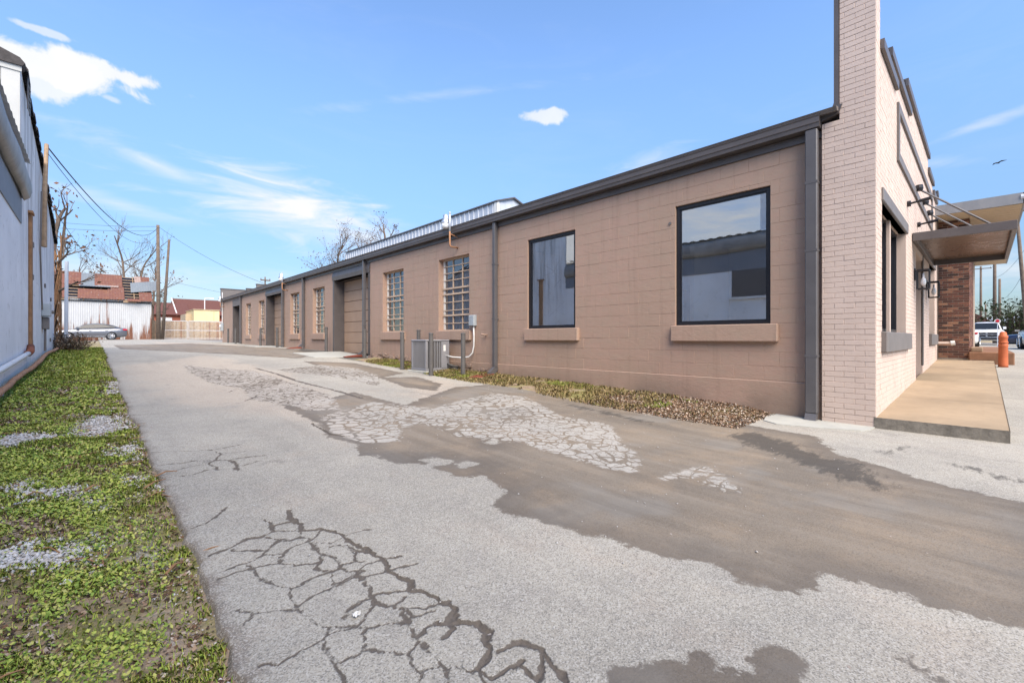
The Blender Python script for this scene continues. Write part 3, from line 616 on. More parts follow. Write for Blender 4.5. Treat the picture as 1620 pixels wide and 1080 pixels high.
def sidewalk():
    # raised concrete walk along the street front, rising with the street
    mb = MB(); X0, X1, Y0, Y1 = 7.0, 17.45, -.19, .93; zt = lambda x: .178 + .036 * (x - 7)
    mb.quad((X0 + .01, Y0 + .01, zt(X0) - .03), (X1 - .01, Y0 + .01, zt(X1) - .03), (X1 - .01, Y1, zt(X1) - .03), (X0 + .01, Y1, zt(X0) - .03))
    walk = struct('sidewalk', mb.mesh('sidewalk'), 'concrete_edge')
    cuts = [X0, 9.1, 11.8, 14.6, X1]
    for a, b in zip(cuts[:-1], cuts[1:]):
        pm = MB(); a += .005; b -= .005; xs_ = np.linspace(a, b, 9); ys_ = np.linspace(Y0, Y1, 7); c = .008
        vs = [(x, y, zt(x) - (c if i in (0, 8) or j == 0 else 0) + .004 * float(fbm(np.array(x * 2), np.array(y * 2), 8) - .5)) for i, x in enumerate(xs_) for j, y in enumerate(ys_)]
        pm.add(vs, [(7 * i + j, 7 * i + 7 + j, 7 * i + 8 + j, 7 * i + 1 + j) for i in range(8) for j in range(6)]); link('slab', pm.mesh('slab'), 'slab_tan', walk)
    mb = MB(); rn = random.Random(3)
    pts = []
    m = 40
    for i in range(m + 1):
        y = Y0 + (Y1 - Y0) * i / m; pts.append((X0 - .004 - .006 * float(fbm(np.array(y * 6.), np.array(2.), 3)), y))
    for i in range(m): (xa, ya), (xb, yb) = pts[i], pts[i + 1]; mb.quad((xa, ya, -.05), (xb, yb, -.05), (xb + .004, yb, zt(X0)), (xa + .004, ya, zt(X0)))
    m = 120
    for i in range(m): a = X0 + (X1 - X0) * i / m; b = X0 + (X1 - X0) * (i + 1) / m; mb.quad((a, Y0, -.05), (b, Y0, -.05), (b, Y0, zt(b)), (a, Y0, zt(a)))
    mb.quad((X1, Y0, -.05), (X1, Y1, -.05), (X1, Y1, zt(X1)), (X1, Y0, zt(X1)))
    struct('kerb', mb.mesh('kerb'), 'concrete_edge')
sidewalk()

# ================================================================== BROWN COMMERCIAL BUILDING
WX = 7.06
BLD = thing('commercial_building', 'long single-storey brown painted block building with pale brick front and dark roof edge', 'building', (7.3, 1.3, .05))
def bpart(name, mb, mat, parent=None, smooth=False, stuff=False):
    # all building geometry is modelled in world coordinates; parts keep that frame
    o = link(name, mb.mesh(name, smooth), mat, None, None, stuff); attach(o, parent or BLD); return o
def attach(o, p):
    o.parent = p; w = p.location.copy(); q = p.parent
    while q is not None: w = w + q.location; q = q.parent
    if p.rotation_euler.z == 0: o.location = o.location - w
    return o
BIGW = [(2.10, 3.53), (5.65, 7.0)]
STEEL = [(9.13, 10.53), (12.48, 13.86), (19.06, 20.44), (22.22, 23.56), (28.15, 29.4), (31.2, 32.45)]
DOORS = [(14.93, 18.0, 3.47), (24.7, 27.7, 3.5), (33.8, 36.0, 3.36)]
WZ0, WZ1, LEDGE, WTOP, YEND = 1.358, 3.345, .545, 3.81, 39.6
HOLE = [(a, b, WZ0, WZ1) for a, b in BIGW + STEEL] + [(a, b, -1, c) for a, b, c in DOORS]
mb = MB()
for y0, y1, z0, z1 in rect_minus((1.40, YEND, LEDGE, 3.95), HOLE): mb.box(WX + .0035, 7.30, y0, y1, z0, z1)
wall = bpart('block_wall', mb, 'block_paint')
mb = MB()
for y0, y1, z0, z1 in rect_minus((1.471, YEND, -.2, LEDGE - .0015), HOLE):
    mb.cbox(WX - .016, 7.29, y0, y1, z0, z1, .012)
bpart('foundation', mb, 'block_paint')
# rough rubble footing showing where the render has come off
mb = MB(); rn = random.Random(5)
for k in range(110):
    y = rn.uniform(8.2, 14.7); r = rn.uniform(.05, .13); z = gz(7, y) + rn.uniform(.0, .20) ; x = 7.045 + rn.uniform(-.02, .03)
    a = [(math.sin(p) * math.cos(t), math.sin(p) * math.sin(t), math.cos(p)) for p in (.5, 1.25, 1.95, 2.7) for t in np.arange(0, 6.28, 1.047)]
    vs = [(x + q[0] * r * .45 * rn.uniform(.7, 1.2), y + q[1] * r * 1.5 * rn.uniform(.8, 1.2), z + q[2] * r * .7 * rn.uniform(.8, 1.1)) for q in a]
    f = [(i * 6 + j, i * 6 + (j + 1) % 6, i * 6 + 6 + (j + 1) % 6, i * 6 + 6 + j) for i in range(3) for j in range(6)] + [tuple(range(6)), tuple(range(18, 24))]
    mb.add(vs, f)
bpart('rubble_footing', mb, 'rubble', stuff=True)
# concrete blocks: the near bays one by one, the far bays joined
CH = (WTOP - LEDGE) / 16.0; BL = .406
_bc = {}
def block_mesh(L, H):
    k = (round(L, 3), round(H, 3))
    if k not in _bc:
        m = MB(); j = .0015; c = .003; l, h = L / 2 - j * .6, H / 2 - j
        m.add([(.06, -l, -h), (.06, l, -h), (.06, l, h), (.06, -l, h), (c, -l, -h), (c, l, -h), (c, l, h), (c, -l, h), (0, -l + c, -h + c), (0, l - c, -h + c), (0, l - c, h - c), (0, -l + c, h - c)],
              [(0, 4, 7, 3), (1, 2, 6, 5), (0, 1, 5, 4), (3, 7, 6, 2), (4, 8, 11, 7), (5, 6, 10, 9), (4, 5, 9, 8), (7, 11, 10, 6), (8, 9, 10, 11)])
        _bc[k] = m
    return _bc[k]
far = MB(); meshes = {}; nblk = 0; rn = random.Random(11)
for k in range(16):
    z0 = LEDGE + k * CH; y = 1.474 - (BL / 2 if k % 2 else 0) - .1
    while y < YEND:
        for a, b, c, d in rect_minus((max(y, 1.474), min(y + BL, YEND), z0, z0 + CH), HOLE):
            if b - a < .04 or d - c < .03: continue
            m = block_mesh(b - a, d - c); ox = WX + rn.uniform(-.0015, .0015); ctr = (ox, (a + b) / 2, (c + d) / 2)
            if b < 8.05 and nblk < 300:
                key = (round(b - a, 3), round(d - c, 3))
                if key not in meshes: meshes[key] = m.mesh('block'); meshes[key].materials.append(M['block_paint'])
                attach(link('block', meshes[key], None, None, ctr), wall); nblk += 1
            else: far.add([(p[0] + ctr[0], p[1] + ctr[1], p[2] + ctr[2]) for p in m.v], m.f)
        y += BL
bpart('far_blocks', far, 'block_paint', stuff=True)

def sill(y0, y1, parent):
    mb = MB(); mb.cbox(6.985, 7.2, y0 - .11, y1 + .05, 1.10, WZ0 + .002, .012); return bpart('sill', mb, 'block_paint', parent)
# two big fixed windows
for i, (a, b) in enumerate(BIGW):
    x0, x1 = 7.10, 7.17; t = .055; mb = MB()
    mb.box(x0, x1, a, a + t, WZ0, WZ1); mb.box(x0, x1, b - t, b, WZ0, WZ1); mb.box(x0, x1, a + t, b - t, WZ0, WZ0 + t); mb.box(x0, x1, a + t, b - t, WZ1 - t, WZ1)
    s = .018
    mb.box(x0 + .015, x1 - .01, a + t, a + t + s, WZ0 + t, WZ1 - t); mb.box(x0 + .015, x1 - .01, b - t - s, b - t, WZ0 + t, WZ1 - t)
    mb.box(x0 + .015, x1 - .01, a + t + s, b - t - s, WZ0 + t, WZ0 + t + s); mb.box(x0 + .015, x1 - .01, a + t + s, b - t - s, WZ1 - t - s, WZ1 - t)
    w = bpart('window', mb, 'frame_black'); w['label'] = ['wide black-framed window reflecting the metal roof opposite', 'black-framed window reflecting the streaked white wall, left of the wide one'][i]
    g_ = MB(); g_.quad((x0 + .035, b - t, WZ0 + t), (x0 + .035, a + t, WZ0 + t), (x0 + .035, a + t, WZ1 - t), (x0 + .035, b - t, WZ1 - t)); bpart('pane', g_, 'window_glass', w)
    sill(a, b, w)
    mb = MB(); mb.box(7.17, 7.31, a, a + .02, WZ0, WZ1); mb.box(7.17, 7.31, b - .02, b, WZ0, WZ1); mb.box(7.17, 7.31, a, b, WZ0 - .01, WZ0 + .02); mb.box(7.17, 7.31, a + .02, b - .02, WZ1 - .02, WZ1)
    bpart('reveal', mb, 'interior_wall', w)
# steel multi-pane windows
def steel_window(a, b):
    x0, x1 = 7.20, 7.235; mb = MB(); H = WZ1 - WZ0; fr = [0, .10, .195, .295, .41, .49, .60, .715, .785, .895, 1]; thick = {4, 5, 8}
    zs = [WZ1 - f * H for f in fr]; ys = [a + .07, a + .07 + (b - a - .14) * .32, a + .07 + (b - a - .14) * .66, b - .07]
    mb.box(x0, x1, a, a + .045, WZ0, WZ1); mb.box(x0, x1, b - .045, b, WZ0, WZ1); mb.box(x0, x1, a + .045, b - .045, WZ0, WZ0 + .035); mb.box(x0, x1, a + .045, b - .045, WZ1 - .035, WZ1)
    for i in range(1, 10):
        t = .022 if i in thick else .011; px = .03 if i in thick else .008
        mb.box(x0 - px, x1 - .004, a + .0455, b - .0455, zs[i] - t, zs[i] + t)
    for y in ys[1:3]: mb.box(x0 - .006, x1 - .006, y - .012, y + .012, WZ0 + .036, WZ1 - .036)
    w = bpart('window', mb, 'muntin_tan')
    m2 = MB(); m2.box(x0 + .002, x1 + .03, b - .12, b - .046, WZ0 + .036, WZ1 - .036); bpart('stile', m2, 'white_wood', w)
    for i in range(10):
        for j in range(3):
            p = MB(); y0, y1 = (a + .045 if j == 0 else ys[j]), (b - .045 if j == 2 else ys[j + 1]); rx = .0009 * rn.uniform(-1, 1); x = x0 + .018
            p.quad((x - rx, y1, zs[i + 1]), (x + rx, y0, zs[i + 1]), (x + rx * .5, y0, zs[i]), (x - rx * .5, y1, zs[i])); bpart('pane', p, 'old_glass', w)
    sill(a, b, w); return w
for a, b in STEEL: steel_window(a, b)
# garage doors in deep dark openings
for a, b, zt in DOORS:
    zb = gz(7, (a + b) / 2) + .015; fr = MB(); xi = 7.46
    fr.box(WX - .012, 7.6, b - .001, b + .14, zb - .2, zt + .05); fj = MB(); fj.box(WX - .012, 7.6, a - .14, a + .001, zb - .2, zt + .05)
    d = bpart('garage_door', fr, 'trim_dark'); bpart('jamb', fj, 'trim_dark', d); n = 7; hh = (zt - .02 - zb) / n
    if b < 30:
        lb = MB(); lb.prism([(WX - .03, zt), (7.55, zt), (7.55, 3.81), (WX - .012, 3.81), (WX - .05, 3.62)], 1, a - .14, b + .14); bpart('header', lb, 'trim_dark', d)
    else: lb = MB(); lb.box(WX - .02, 7.5, a - .14, b + .14, zt, 3.81); bpart('header', lb, 'trim_grey', d)
    mat = 'door_panel'
    if a > 30: xi = 8.1; fl = MB(); fl.box(7.3, 8.2, a, a + .01, zb, zt); fl.box(7.3, 8.2, b - .01, b, zb, zt); bpart('jamb', fl, 'trim_dark', d)
    for k in range(n):
        p = MB(); z0 = zb + k * hh; p.cbox(xi, xi + .05, a + .01, b - .01, z0 + .006, z0 + hh - .006, .014); bpart('door_panel', p, mat, d)
    bk = MB(); bk.box(xi + .06, xi + .08, a, b, zb - .1, zt); bpart('backing', bk, 'frame_black', d)
# eave: frieze board, gutter fascia, roof
mb = MB(); mb.box(7.028, 7.30, 1.475, YEND, WTOP + .002, 3.90); bpart('frieze_board', mb, 'trim_dark')
mb = MB(); mb.prism([(6.90, 3.925), (7.3, 3.925), (7.3, 4.10), (6.885, 4.10), (6.872, 4.07), (6.884, 4.05), (6.884, 3.985), (6.895, 3.975)], 1, 1.475, YEND); bpart('gutter', mb, 'trim_dark')
mb = MB(); mb.prism([(6.86, 4.104), (12.15, 5.25), (17.3, 4.104), (17.3, 4.06), (12.15, 5.2), (6.90, 4.06)], 1, 1.285, YEND - .05); bpart('roof', mb, 'trim_grey')
# downspouts
for i, (y, kick) in enumerate([(1.565, 0), (8.02, 1), (15.12, 1), (21.45, 1), (24.53, 0), (33.5, 0)]):
    zb = gz(6.95, y); mb = MB()
    if i == 0:
        mb.cbox(6.905, 7.005, 1.50, 1.64, zb + .10, 3.915, .012)
        for t in (6.905, 6.975): pass
        mb.prism([(6.905, zb + .10), (7.005, zb + .10), (6.965, zb + .012), (6.855, zb + .012)], 1, 1.505, 1.635)
        for z in (.9, 2.3, 3.2): mb.box(6.902, 7.05, 1.497, 1.643, z, z + .03)
    else:
        mb.cbox(6.93, 7.035, y - .05, y + .05, zb + .22, 3.915, .012)
        if kick: mb.prism([(6.93, zb + .24), (7.035, zb + .24), (7.035, zb + .17), (6.86, zb + .03), (6.78, zb + .05), (6.79, zb + .13)], 1, y - .05, y + .05)
        else: mb.box(6.932, 7.033, y - .048, y + .048, zb + .02, zb + .221)
        for z in (1.6, 2.9): mb.box(6.926, 7.05, y - .054, y + .054, z, z + .03)
    bpart('downspout', mb, 'downspout_metal')
# gable-end parapet at the back and ridge monitor of ribbed metal
mb = MB(); mb.prism([(6.98, 3.2), (6.98, 4.88), (8.7, 4.88), (8.7, 5.02), (9.4, 5.02), (9.4, 5.42), (14.9, 5.42), (14.9, 5.02), (15.6, 5.02), (15.6, 4.88), (17.3, 4.88), (17.3, 3.2)], 1, YEND - .02, YEND + .28)
bpart('back_parapet', mb, 'trim_grey')
mb = MB()
for x0, x1, z in ((6.94, 8.74, 4.88), (8.66, 9.44, 5.02), (9.36, 14.9, 5.42)): mb.box(x0, x1, YEND - .05, YEND + .3, z + .002, z + .06)
bpart('parapet_cap', mb, 'trim_dark')
MX0, MX1, MY0, MY1, MZ0, MZ1, MZP = 11.28, 13.02, 12.85, 26.9, 4.9, 6.42, 6.70
mb = MB(); mb.prism([(MX0 + .02, MZ0), (MX0 + .02, MZ1), ((MX0 + MX1) / 2, MZP), (MX1, MZ1), (MX1, MZ0)], 1, MY0 + .02, MY1); mon = bpart('roof_monitor', mb, 'galvanised')
mb = MB(); mb.prism([(MX0 - .08, MZ1 - .03), (MX0 - .08, MZ1 + .02), ((MX0 + MX1) / 2, MZP + .06), (MX1 + .05, MZ1 + .02), (MX1 + .05, MZ1 - .03), ((MX0 + MX1) / 2, MZP + .005)], 1, MY0 - .08, MY1 + .05); bpart('monitor_roof', mb, 'downspout_metal', mon)
pm = MB(); pw = .30
pm.prism([(0, 0), (0, .19), (-.035, .205), (-.035, .255), (0, .27), (0, .2985), (.015, .2985), (.015, 0)], 2, MZ0, MZ1 - .035)
pme = pm.mesh('panel'); pme.materials.append(M['galvanised']); k = 0
while MY0 + k * pw < MY1 - .1: attach(link('panel', pme, None, None, (MX0, MY0 + k * pw, 0)), mon); k += 1
pm = MB(); pm.prism([(0, 0), (.16, 0), (.17, -.02), (.2, -.02), (.21, 0), (.2485, 0), (.2485, .012), (0, .012)], 2, MZ0, MZ1); pme = pm.mesh('panel'); pme.materials.append(M['galvanised'])
for k in range(7): attach(link('panel', pme, None, None, (MX0 + k * .25, MY0, 0)), mon)
mb = MB(); mb.box(MX0 - .012, MX0 + .10, MY0 - .03, MY0 - .021, MZ0, MZ1 + .02); mb.box(MX0 - .045, MX0 - .036, MY0 - .03, MY0 + .12, MZ0, MZ1 - .03); bpart('corner_flashing', mb, 'plastic_white', mon)

# ---- brick street front and its return
FY = .908; FX1 = 17.3
SEC = [(7.0, 7.30, 5.52), (7.30, 8.08, 4.93), (8.08, 9.95, 5.16), (9.95, 14.4, 5.48), (14.4, 15.7, 5.14), (15.7, 17.0, 4.93), (17.0, 17.3, 5.2)]
FH = [(7.45, 10.05, 1.235, 2.93), (11.65, 13.0, .3, 2.82), (14.7, 16.45, 1.255, 2.98)]
mb = MB()
for x0, x1, z in SEC:
    for a, b, c, d in rect_minus((max(x0, 7.008), x1, -.1, z), FH): mb.box(a, b, FY + .008, 1.275, c, d)
front = bpart('front_wall', mb, 'brick_paint')
mb = MB(); bc, bl = .0677, .2125
for k in range(int(5.5 / bc) + 1):
    z0 = .02 + k * bc; x = 7.0 - (bl / 2 if k % 2 else 0)
    while x < FX1:
        mid = x + bl / 2
        for x0, x1, z in SEC:
            lo, hi = max(x, x0), min(x + bl, x1)
            if hi - lo < .02 or z0 + bc > z + .03: continue
            for a, b, c, d in rect_minus((max(lo, 7.001), hi, z0, z0 + bc), FH):
                if b - a < .015 or d - c < .01: continue
                j = .0025; o = rn.uniform(-.0012, .0012)
                mb.add([(a + j, FY + o, c + j), (b - j, FY + o, c + j), (b - j, FY + o, d - j), (a + j, FY + o, d - j), (a + j, FY + .02, c + j), (b - j, FY + .02, c + j), (b - j, FY + .02, d - j), (a + j, FY + .02, d - j)],
                       [(0, 1, 2, 3), (0, 4, 5, 1), (2, 6, 7, 3), (1, 5, 6, 2), (0, 3, 7, 4)])
        x += bl
bpart('front_bricks', mb, 'brick_paint', stuff=True)
mb = MB(); mb.box(7.0055, 7.32, FY + .01, 1.468, .30, 3.96); mb.box(7.006, 7.32, FY + .01, 1.278, 3.96, 5.5); ret = bpart('return_wall', mb, 'brick_paint')
mb = MB(); mb.box(7.009, 7.32, FY + .012, 1.466, -.1, .30); bpart('base_mortar', mb, 'mortar')
cache = {}; mesh_b = {}; nb = 0
for k in range(int(5.5 / bc)):
    z0 = .045 + k * bc
    ymax = 1.47 if z0 + bc < 3.985 else 1.28; y = FY - (.1 if k % 2 else 0) - .002
    while y < ymax - .02:
        a, b = max(y, FY + .001), min(y + bl, ymax)
        if b - a > .02:
            key = round(b - a, 3)
            if key not in mesh_b:
                m = MB(); j = .0022; c = .003; l, h = (b - a) / 2 - j * .8, bc / 2 - j
                m.add([(.04, -l, -h), (.04, l, -h), (.04, l, h), (.04, -l, h), (c, -l, -h), (c, l, -h), (c, l, h), (c, -l, h), (0, -l + c, -h + c), (0, l - c, -h + c), (0, l - c, h - c), (0, -l + c, h - c)],
                      [(0, 4, 7, 3), (1, 2, 6, 5), (0, 1, 5, 4), (3, 7, 6, 2), (4, 8, 11, 7), (5, 6, 10, 9), (4, 5, 9, 8), (7, 11, 10, 6), (8, 9, 10, 11)])
                mesh_b[key] = m.mesh('brick'); mesh_b[key].materials.append(M['brick_paint'])
            o = attach(link('brick', mesh_b[key], None, None, (7.0 + rn.uniform(-.002, .0015), (a + b) / 2, z0 + bc / 2)), ret); nb += 1
            o.rotation_euler = (rn.uniform(-.004, .004), 0, rn.uniform(-.006, .006))
        y += bl
# dark metal coping on the return, back of the tall pier, and the stepped parapet
mb = MB(); mb.prism([(1.245, 4.16), (1.285, 4.05), (1.50, 4.0), (1.50, 4.09), (1.36, 4.13), (1.335, 4.20), (1.335, 5.62), (1.285, 5.62), (1.283, 4.16)], 0, 6.985, 7.36); bpart('coping', mb, 'trim_dark')
mb = MB(); mb.box(6.99, 7.34, FY - .02, 1.284, 5.52, 5.58); bpart('pier_cap', mb, 'trim_dark')
for x0, x1, z in ((7.30, 8.72, 4.93), (8.05, 10.5, 5.16), (9.93, 14.42, 5.48), (14.3, 15.72, 5.14), (15.7, 17.0, 4.93), (16.97, 17.34, 5.2)):
    mb = MB(); mb.box(x0, x1, FY - .045, FY - .006, z - .09, z + .03); mb.box(x0, x1 - (.3 if x1 < 11 else 0), FY - .006, 1.30, z + .003, z + .03); bpart('parapet_cap', mb, 'trim_dark')
mb = MB(); a, b, c, d, t = 8.87, 15.4, 3.85, 4.73, .13
for q in ((a, b, c, c + t), (a, b, d - t, d), (a, a + t, c + t, d - t), (b - t, b, c + t, d - t)): mb.box(q[0], q[1], FY - .03, FY + .005, q[2], q[3])
bpart('sign_frame', mb, 'trim_grey')
for (a, b, c, d), kind in zip(FH, 'wdw'):
    if kind == 'w':
        mb = MB(); ya, yb = 1.03, 1.10; t = .06
        mb.box(a, a + t, ya, yb, c, d); mb.box(b - t, b, ya, yb, c, d); mb.box(a + t, b - t, ya, yb, c, c + t); mb.box(a + t, b - t, ya, yb, d - t, d)
        m = (a + b) / 2; mb.box(m - .09, m + .09, ya - .02, yb, c + t, d - t)
        w = bpart('window', mb, 'frame_black')
        for q0, q1 in ((a + t, m - .09), (m + .09, b - t)): p = MB(); p.quad((q0, 1.065, c + t), (q1, 1.065, c + t), (q1, 1.065, d - t), (q0, 1.065, d - t)); bpart('pane', p, 'window_glass', w)
        p = MB(); p.cbox(a - .05, b + .25, FY - .06, FY + .12, c - .27, c + .0, .01); bpart('sill', p, 'trim_grey', w)
        p = MB(); p.cbox(a - .05, b + .1, FY - .025, FY + .10, d, d + .17, .008); bpart('lintel', p, 'trim_grey', w)
        p = MB(); p.box(m - .05, m + .05, ya - .06, ya - .021, c + .01, d - .01); bpart('mullion', p, 'brick_paint', w)
    else:
        zf = .178 + .036 * (12.3 - 7); mb = MB(); mb.box(a, a + .07, 1.02, 1.12, zf, d); mb.box(b - .07, b, 1.02, 1.12, zf, d); mb.box(a + .07, b - .07, 1.02, 1.12, d - .07, d)
        w = bpart('entrance_door', mb, 'trim_grey'); p = MB(); p.cbox(a + .075, b - .075, 1.05, 1.10, zf + .01, d - .075, .01); bpart('door_leaf', p, 'frame_black', w)
        p = MB(); p.box(b - .0, b + .16, FY - .012, FY + .02, zf + .2, d + .1); bpart('casing', p, 'trim_grey', w)
        p = MB(); p.tube([(a + .2, 1.0, zf + .9), (a + .2, .97, zf + .95), (a + .2, .97, zf + 1.25), (a + .2, 1.0, zf + 1.3)], .012, 8); bpart('handle', p, 'chrome', w)
# interior: office behind the big windows, dark store behind the steel windows
mb = MB(); mb.box(7.31, 12.0, 1.29, 8.2, .40, .45); bpart('office_floor', mb, 'interior_floor')
mb = MB(); mb.box(7.302, 17.0, 1.29, 8.2, 3.46, 3.5); ceil = bpart('office_ceiling', mb, 'interior_wall')
tm = MB(); tm.cbox(0, .595, 0, .595, 0, .01, .004); tme = tm.mesh('ceiling_tile'); tme.materials.append(M['interior_wall'])
for i in range(8):
    for j in range(11): attach(link('ceiling_tile', tme, None, None, (7.32 + .6 * i, 1.35 + .6 * j, 3.448)), ceil)
mb = MB(); mb.box(11.9, 12.0, 1.29, 8.2, .45, 3.46); mb.box(7.305, 11.9, 8.2, 8.3, .3, 3.5); mb.box(9.9, 11.9, 4.5, 4.6, .45, 3.445); mb.box(7.302, 7.312, 1.29, 2.0, .45, 3.4); office = bpart('office_walls', mb, 'interior_wall')
mb = MB(); mb.box(11.86, 11.895, 5.3, 6.35, .45, 2.6); dr = bpart('office_door', mb, 'plastic_white', office); mb = MB(); mb.box(11.84, 11.858, 5.42, 6.23, .46, 2.48); bpart('door_leaf', mb, 'interior_dark', dr)
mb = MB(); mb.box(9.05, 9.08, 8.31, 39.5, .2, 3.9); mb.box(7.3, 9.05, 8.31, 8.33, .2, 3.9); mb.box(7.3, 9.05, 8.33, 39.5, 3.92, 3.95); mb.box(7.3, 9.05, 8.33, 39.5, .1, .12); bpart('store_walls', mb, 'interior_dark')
mb = MB()
for y, z0, z1, dx in ((9.4, 1.0, 2.0, .5), (9.9, 1.0, 1.75, .4), (10.3, 1.0, 3.0, .9), (12.7, 1.0, 2.3, .4), (13.2, 1.0, 1.9, .5), (13.6, 1.0, 2.9, .7), (19.5, 1, 2.2, .4), (22.6, 1, 2.0, .5)): mb.box(7.4 + dx * .5, 7.7 + dx * .5, y, y + .35, z0, z1)
bpart('stored_boxes', mb, 'grey_box', stuff=True)

# ---- entrance canopy
CAN = thing('entrance_canopy', 'dark flat metal canopy hung on rods over the shopfront door', 'canopy', (11, .9, 2.93))
X0, X1, Y0, Y1, Z0, Z1 = 10.93, 15.0, -.375, .90, 2.93, 3.08
def cp(name, mb, mat, p=None): o = link(name, mb.mesh(name), mat); return attach(o, p or CAN)
for q in ((X0, X0 + .06, Y0, Y1), (X1 - .06, X1, Y0, Y1), (X0 + .06, X1 - .06, Y0, Y0 + .06), (X0 + .06, X1 - .06, Y1 - .06, Y1)):
    mb = MB(); mb.cbox(*q, Z0, Z1, .005); cp('beam', mb, 'trim_dark')
mb = MB(); mb.box(X0 + .06, X1 - .06, Y0 + .06, Y1 - .06, 3.04, 3.055); cp('deck', mb, 'canopy_deck')
for x in (11.42, 12.68, 13.87):
    mb = MB(); mb.tube([(x, .89, 4.02), (x, -.18, 3.06)], .017, 8); r = cp('rod', mb, 'downspout_metal')
    mb = MB(); mb.lathe((x, .84, 4.0), [(.05, -.05), (.06, 0), (.05, .06)], 10); mb.tube([(x, .905, 4.02), (x, .84, 4.0)], .045, 8); cp('bracket', mb, 'frame_black', r)
def stub(x, z, label):
    t = thing('wall_bracket', label, 'bracket', (x, FY, z), 'stub brackets on the front'); mb = MB(); mb.tube([(0, .0, 0), (0, -.05, 0)], .05, 10); part('flange', mb, 'frame_black', t)
    mb = MB(); mb.tube([(0, -.03, 0), (0, -.3, .04)], .018, 8); mb.tube([(0, -.16, .02), (0, -.3, .04)], .028, 8); part('arm', mb, 'frame_black', t)
stub(10.2, 3.46, 'small black stub bracket on the brick front above the near window'); stub(11.9, 3.40, 'small black stub bracket on the brick front just above the canopy')
def lantern(x, z, label):
    t = thing('wall_lantern', label, 'wall lantern', (x, FY - .002, z), 'lanterns at the entrance'); mb = MB(); mb.box(-.05, .05, -.02, 0, -.02, .2); mb.box(-.012, .012, -.12, -.02, .14, .159); part('mount', mb, 'frame_black', t)
    mb = MB(); a = .085; yc = -.125; h0, h1, b = -.20, .16, .009
    for sx in (-1, 1):
        for sy in (-1, 1): mb.box(sx * a - b, sx * a + b, yc + sy * a - b, yc + sy * a + b, h0, h1)
    for z0 in (h0, h1 - .02):
        for s in (-1, 1): mb.box(-a + b, a - b, yc + s * a - b, yc + s * a + b, z0, z0 + .02); mb.box(s * a - b, s * a + b, yc - a + b, yc + a - b, z0, z0 + .02)
    mb.box(-a, a, yc - a, yc + a, h1, h1 + .012); part('cage', mb, 'frame_black', t)
    mb = MB(); mb.lathe((0, yc, -.06), [(.006, -.08), (.035, -.05), (.042, 0), (.03, .06), (.016, .09), (.016, .16)], 12); part('bulb', mb, 'lamp_clear', t, True)
lantern(11.35, 2.27, 'black cage lantern left of the entrance door'); lantern(13.9, 2.27, 'black cage lantern right of the entrance door')
t = thing('hose_bib', 'pale pipe stub with round cap low on the street front', 'pipe', (16.7, FY, 1.02)); mb = MB(); mb.tube([(0, 0, 0), (0, -.3, 0)], .035, 10); part('pipe', mb, 'brick_paint', t); mb = MB(); mb.tube([(0, -.3, 0), (0, -.38, .01)], .06, 12); part('cap', mb, 'plastic_white', t)

# ---- fittings on the long wall
def gooseneck(y, wall_z, top, label, s=1.0):
    t = thing('area_light', label, 'lamp', (WX, y, wall_z), 'dusk lights along the eave'); xo = -.26
    mb = MB(); mb.tube([(.02, 0, 0), (xo + .06, 0, -.0), (xo + .01, 0, .02), (xo, 0, .07), (xo, 0, top - .45)], .022, 8); part('conduit', mb, 'pipe_rust', t, True)
    mb = MB(); mb.tube([(xo, 0, top - .46), (xo, 0, top)], .024, 8); mb.lathe((xo, 0, top), [(.028, 0), (.032, .03), (.02, .05)], 8); part('mast', mb, 'galvanised', t, True)
    mb = MB(); mb.tube([(xo, 0, .34), (.02, -.05, .25)], .012, 6); part('brace', mb, 'pipe_rust', t)
    yc = .18 * s; mb = MB(); mb.tube([(xo, 0, top - .13), (xo, yc - .1 * s, top - .13)], .03, 8); mb.lathe((xo, yc, top - .12), [(.13 * s, -.10), (.13 * s, -.085), (.115 * s, -.04), (.08 * s, -.005), (.075 * s, .02), (.075 * s, .12), (.03, .135)], 18); part('head', mb, 'aluminium', t, True)
    mb = MB(); mb.lathe((xo, yc, top - .12), [(.06 * s, -.235), (.10 * s, -.225), (.12 * s, -.105)], 18); part('refractor', mb, 'lamp_clear', t, True)
gooseneck(9.62, 3.56, .86, 'silver area light on a rusty conduit above the window beside the air conditioner')
gooseneck(23.95, 3.56, .82, 'area light on a thin mast further down the eave beside the second garage door', .95)
gooseneck(38.9, 3.5, .75, 'small white area light at the far end of the long wall', .9)
eb = thing('disconnect_box', 'grey electrical disconnect box on the wall right of the steel window', 'electrical box', (WX, 8.91, 1.46))
mb = MB(); mb.cbox(-.10, 0, -.105, .105, 0, .28, .012); part('box', mb, 'grey_box', eb)
mb = MB(); mb.cbox(-.115, -.101, -.095, .095, .015, .262, .005); part('cover', mb, 'grey_box', eb)
mb = MB(); pts = [(-.05, -.03, .005), (-.05, -.045, -.25), (-.05, -.04, -.5), (-.06, .0, -.68), (-.10, .09, -.78), (-.16, .3, -.81), (-.25, .6, -.8), (-.30, .86, -.76)]; mb.tube(pts, .02, 8); part('conduit', mb, 'plastic_white', eb, True)
t = thing('wall_tap', 'little brown pipe stub poking out of the wall between box and downspout', 'tap', (WX, 8.42, 1.24)); mb = MB(); mb.tube([(0, 0, 0), (-.09, 0, -.01)], .022, 8); mb.tube([(-.08, 0, .0), (-.12, .06, .01)], .02, 8); part('body', mb, 'block_paint', t)
t = thing('wall_tap', 'small round grey plug in the wall left of the big window', 'plug', (WX + .004, 3.62, 3.08)); mb = MB(); mb.tube([(0, 0, 0), (-.02, 0, 0)], .026, 10); part('plug', mb, 'trim_grey', t)
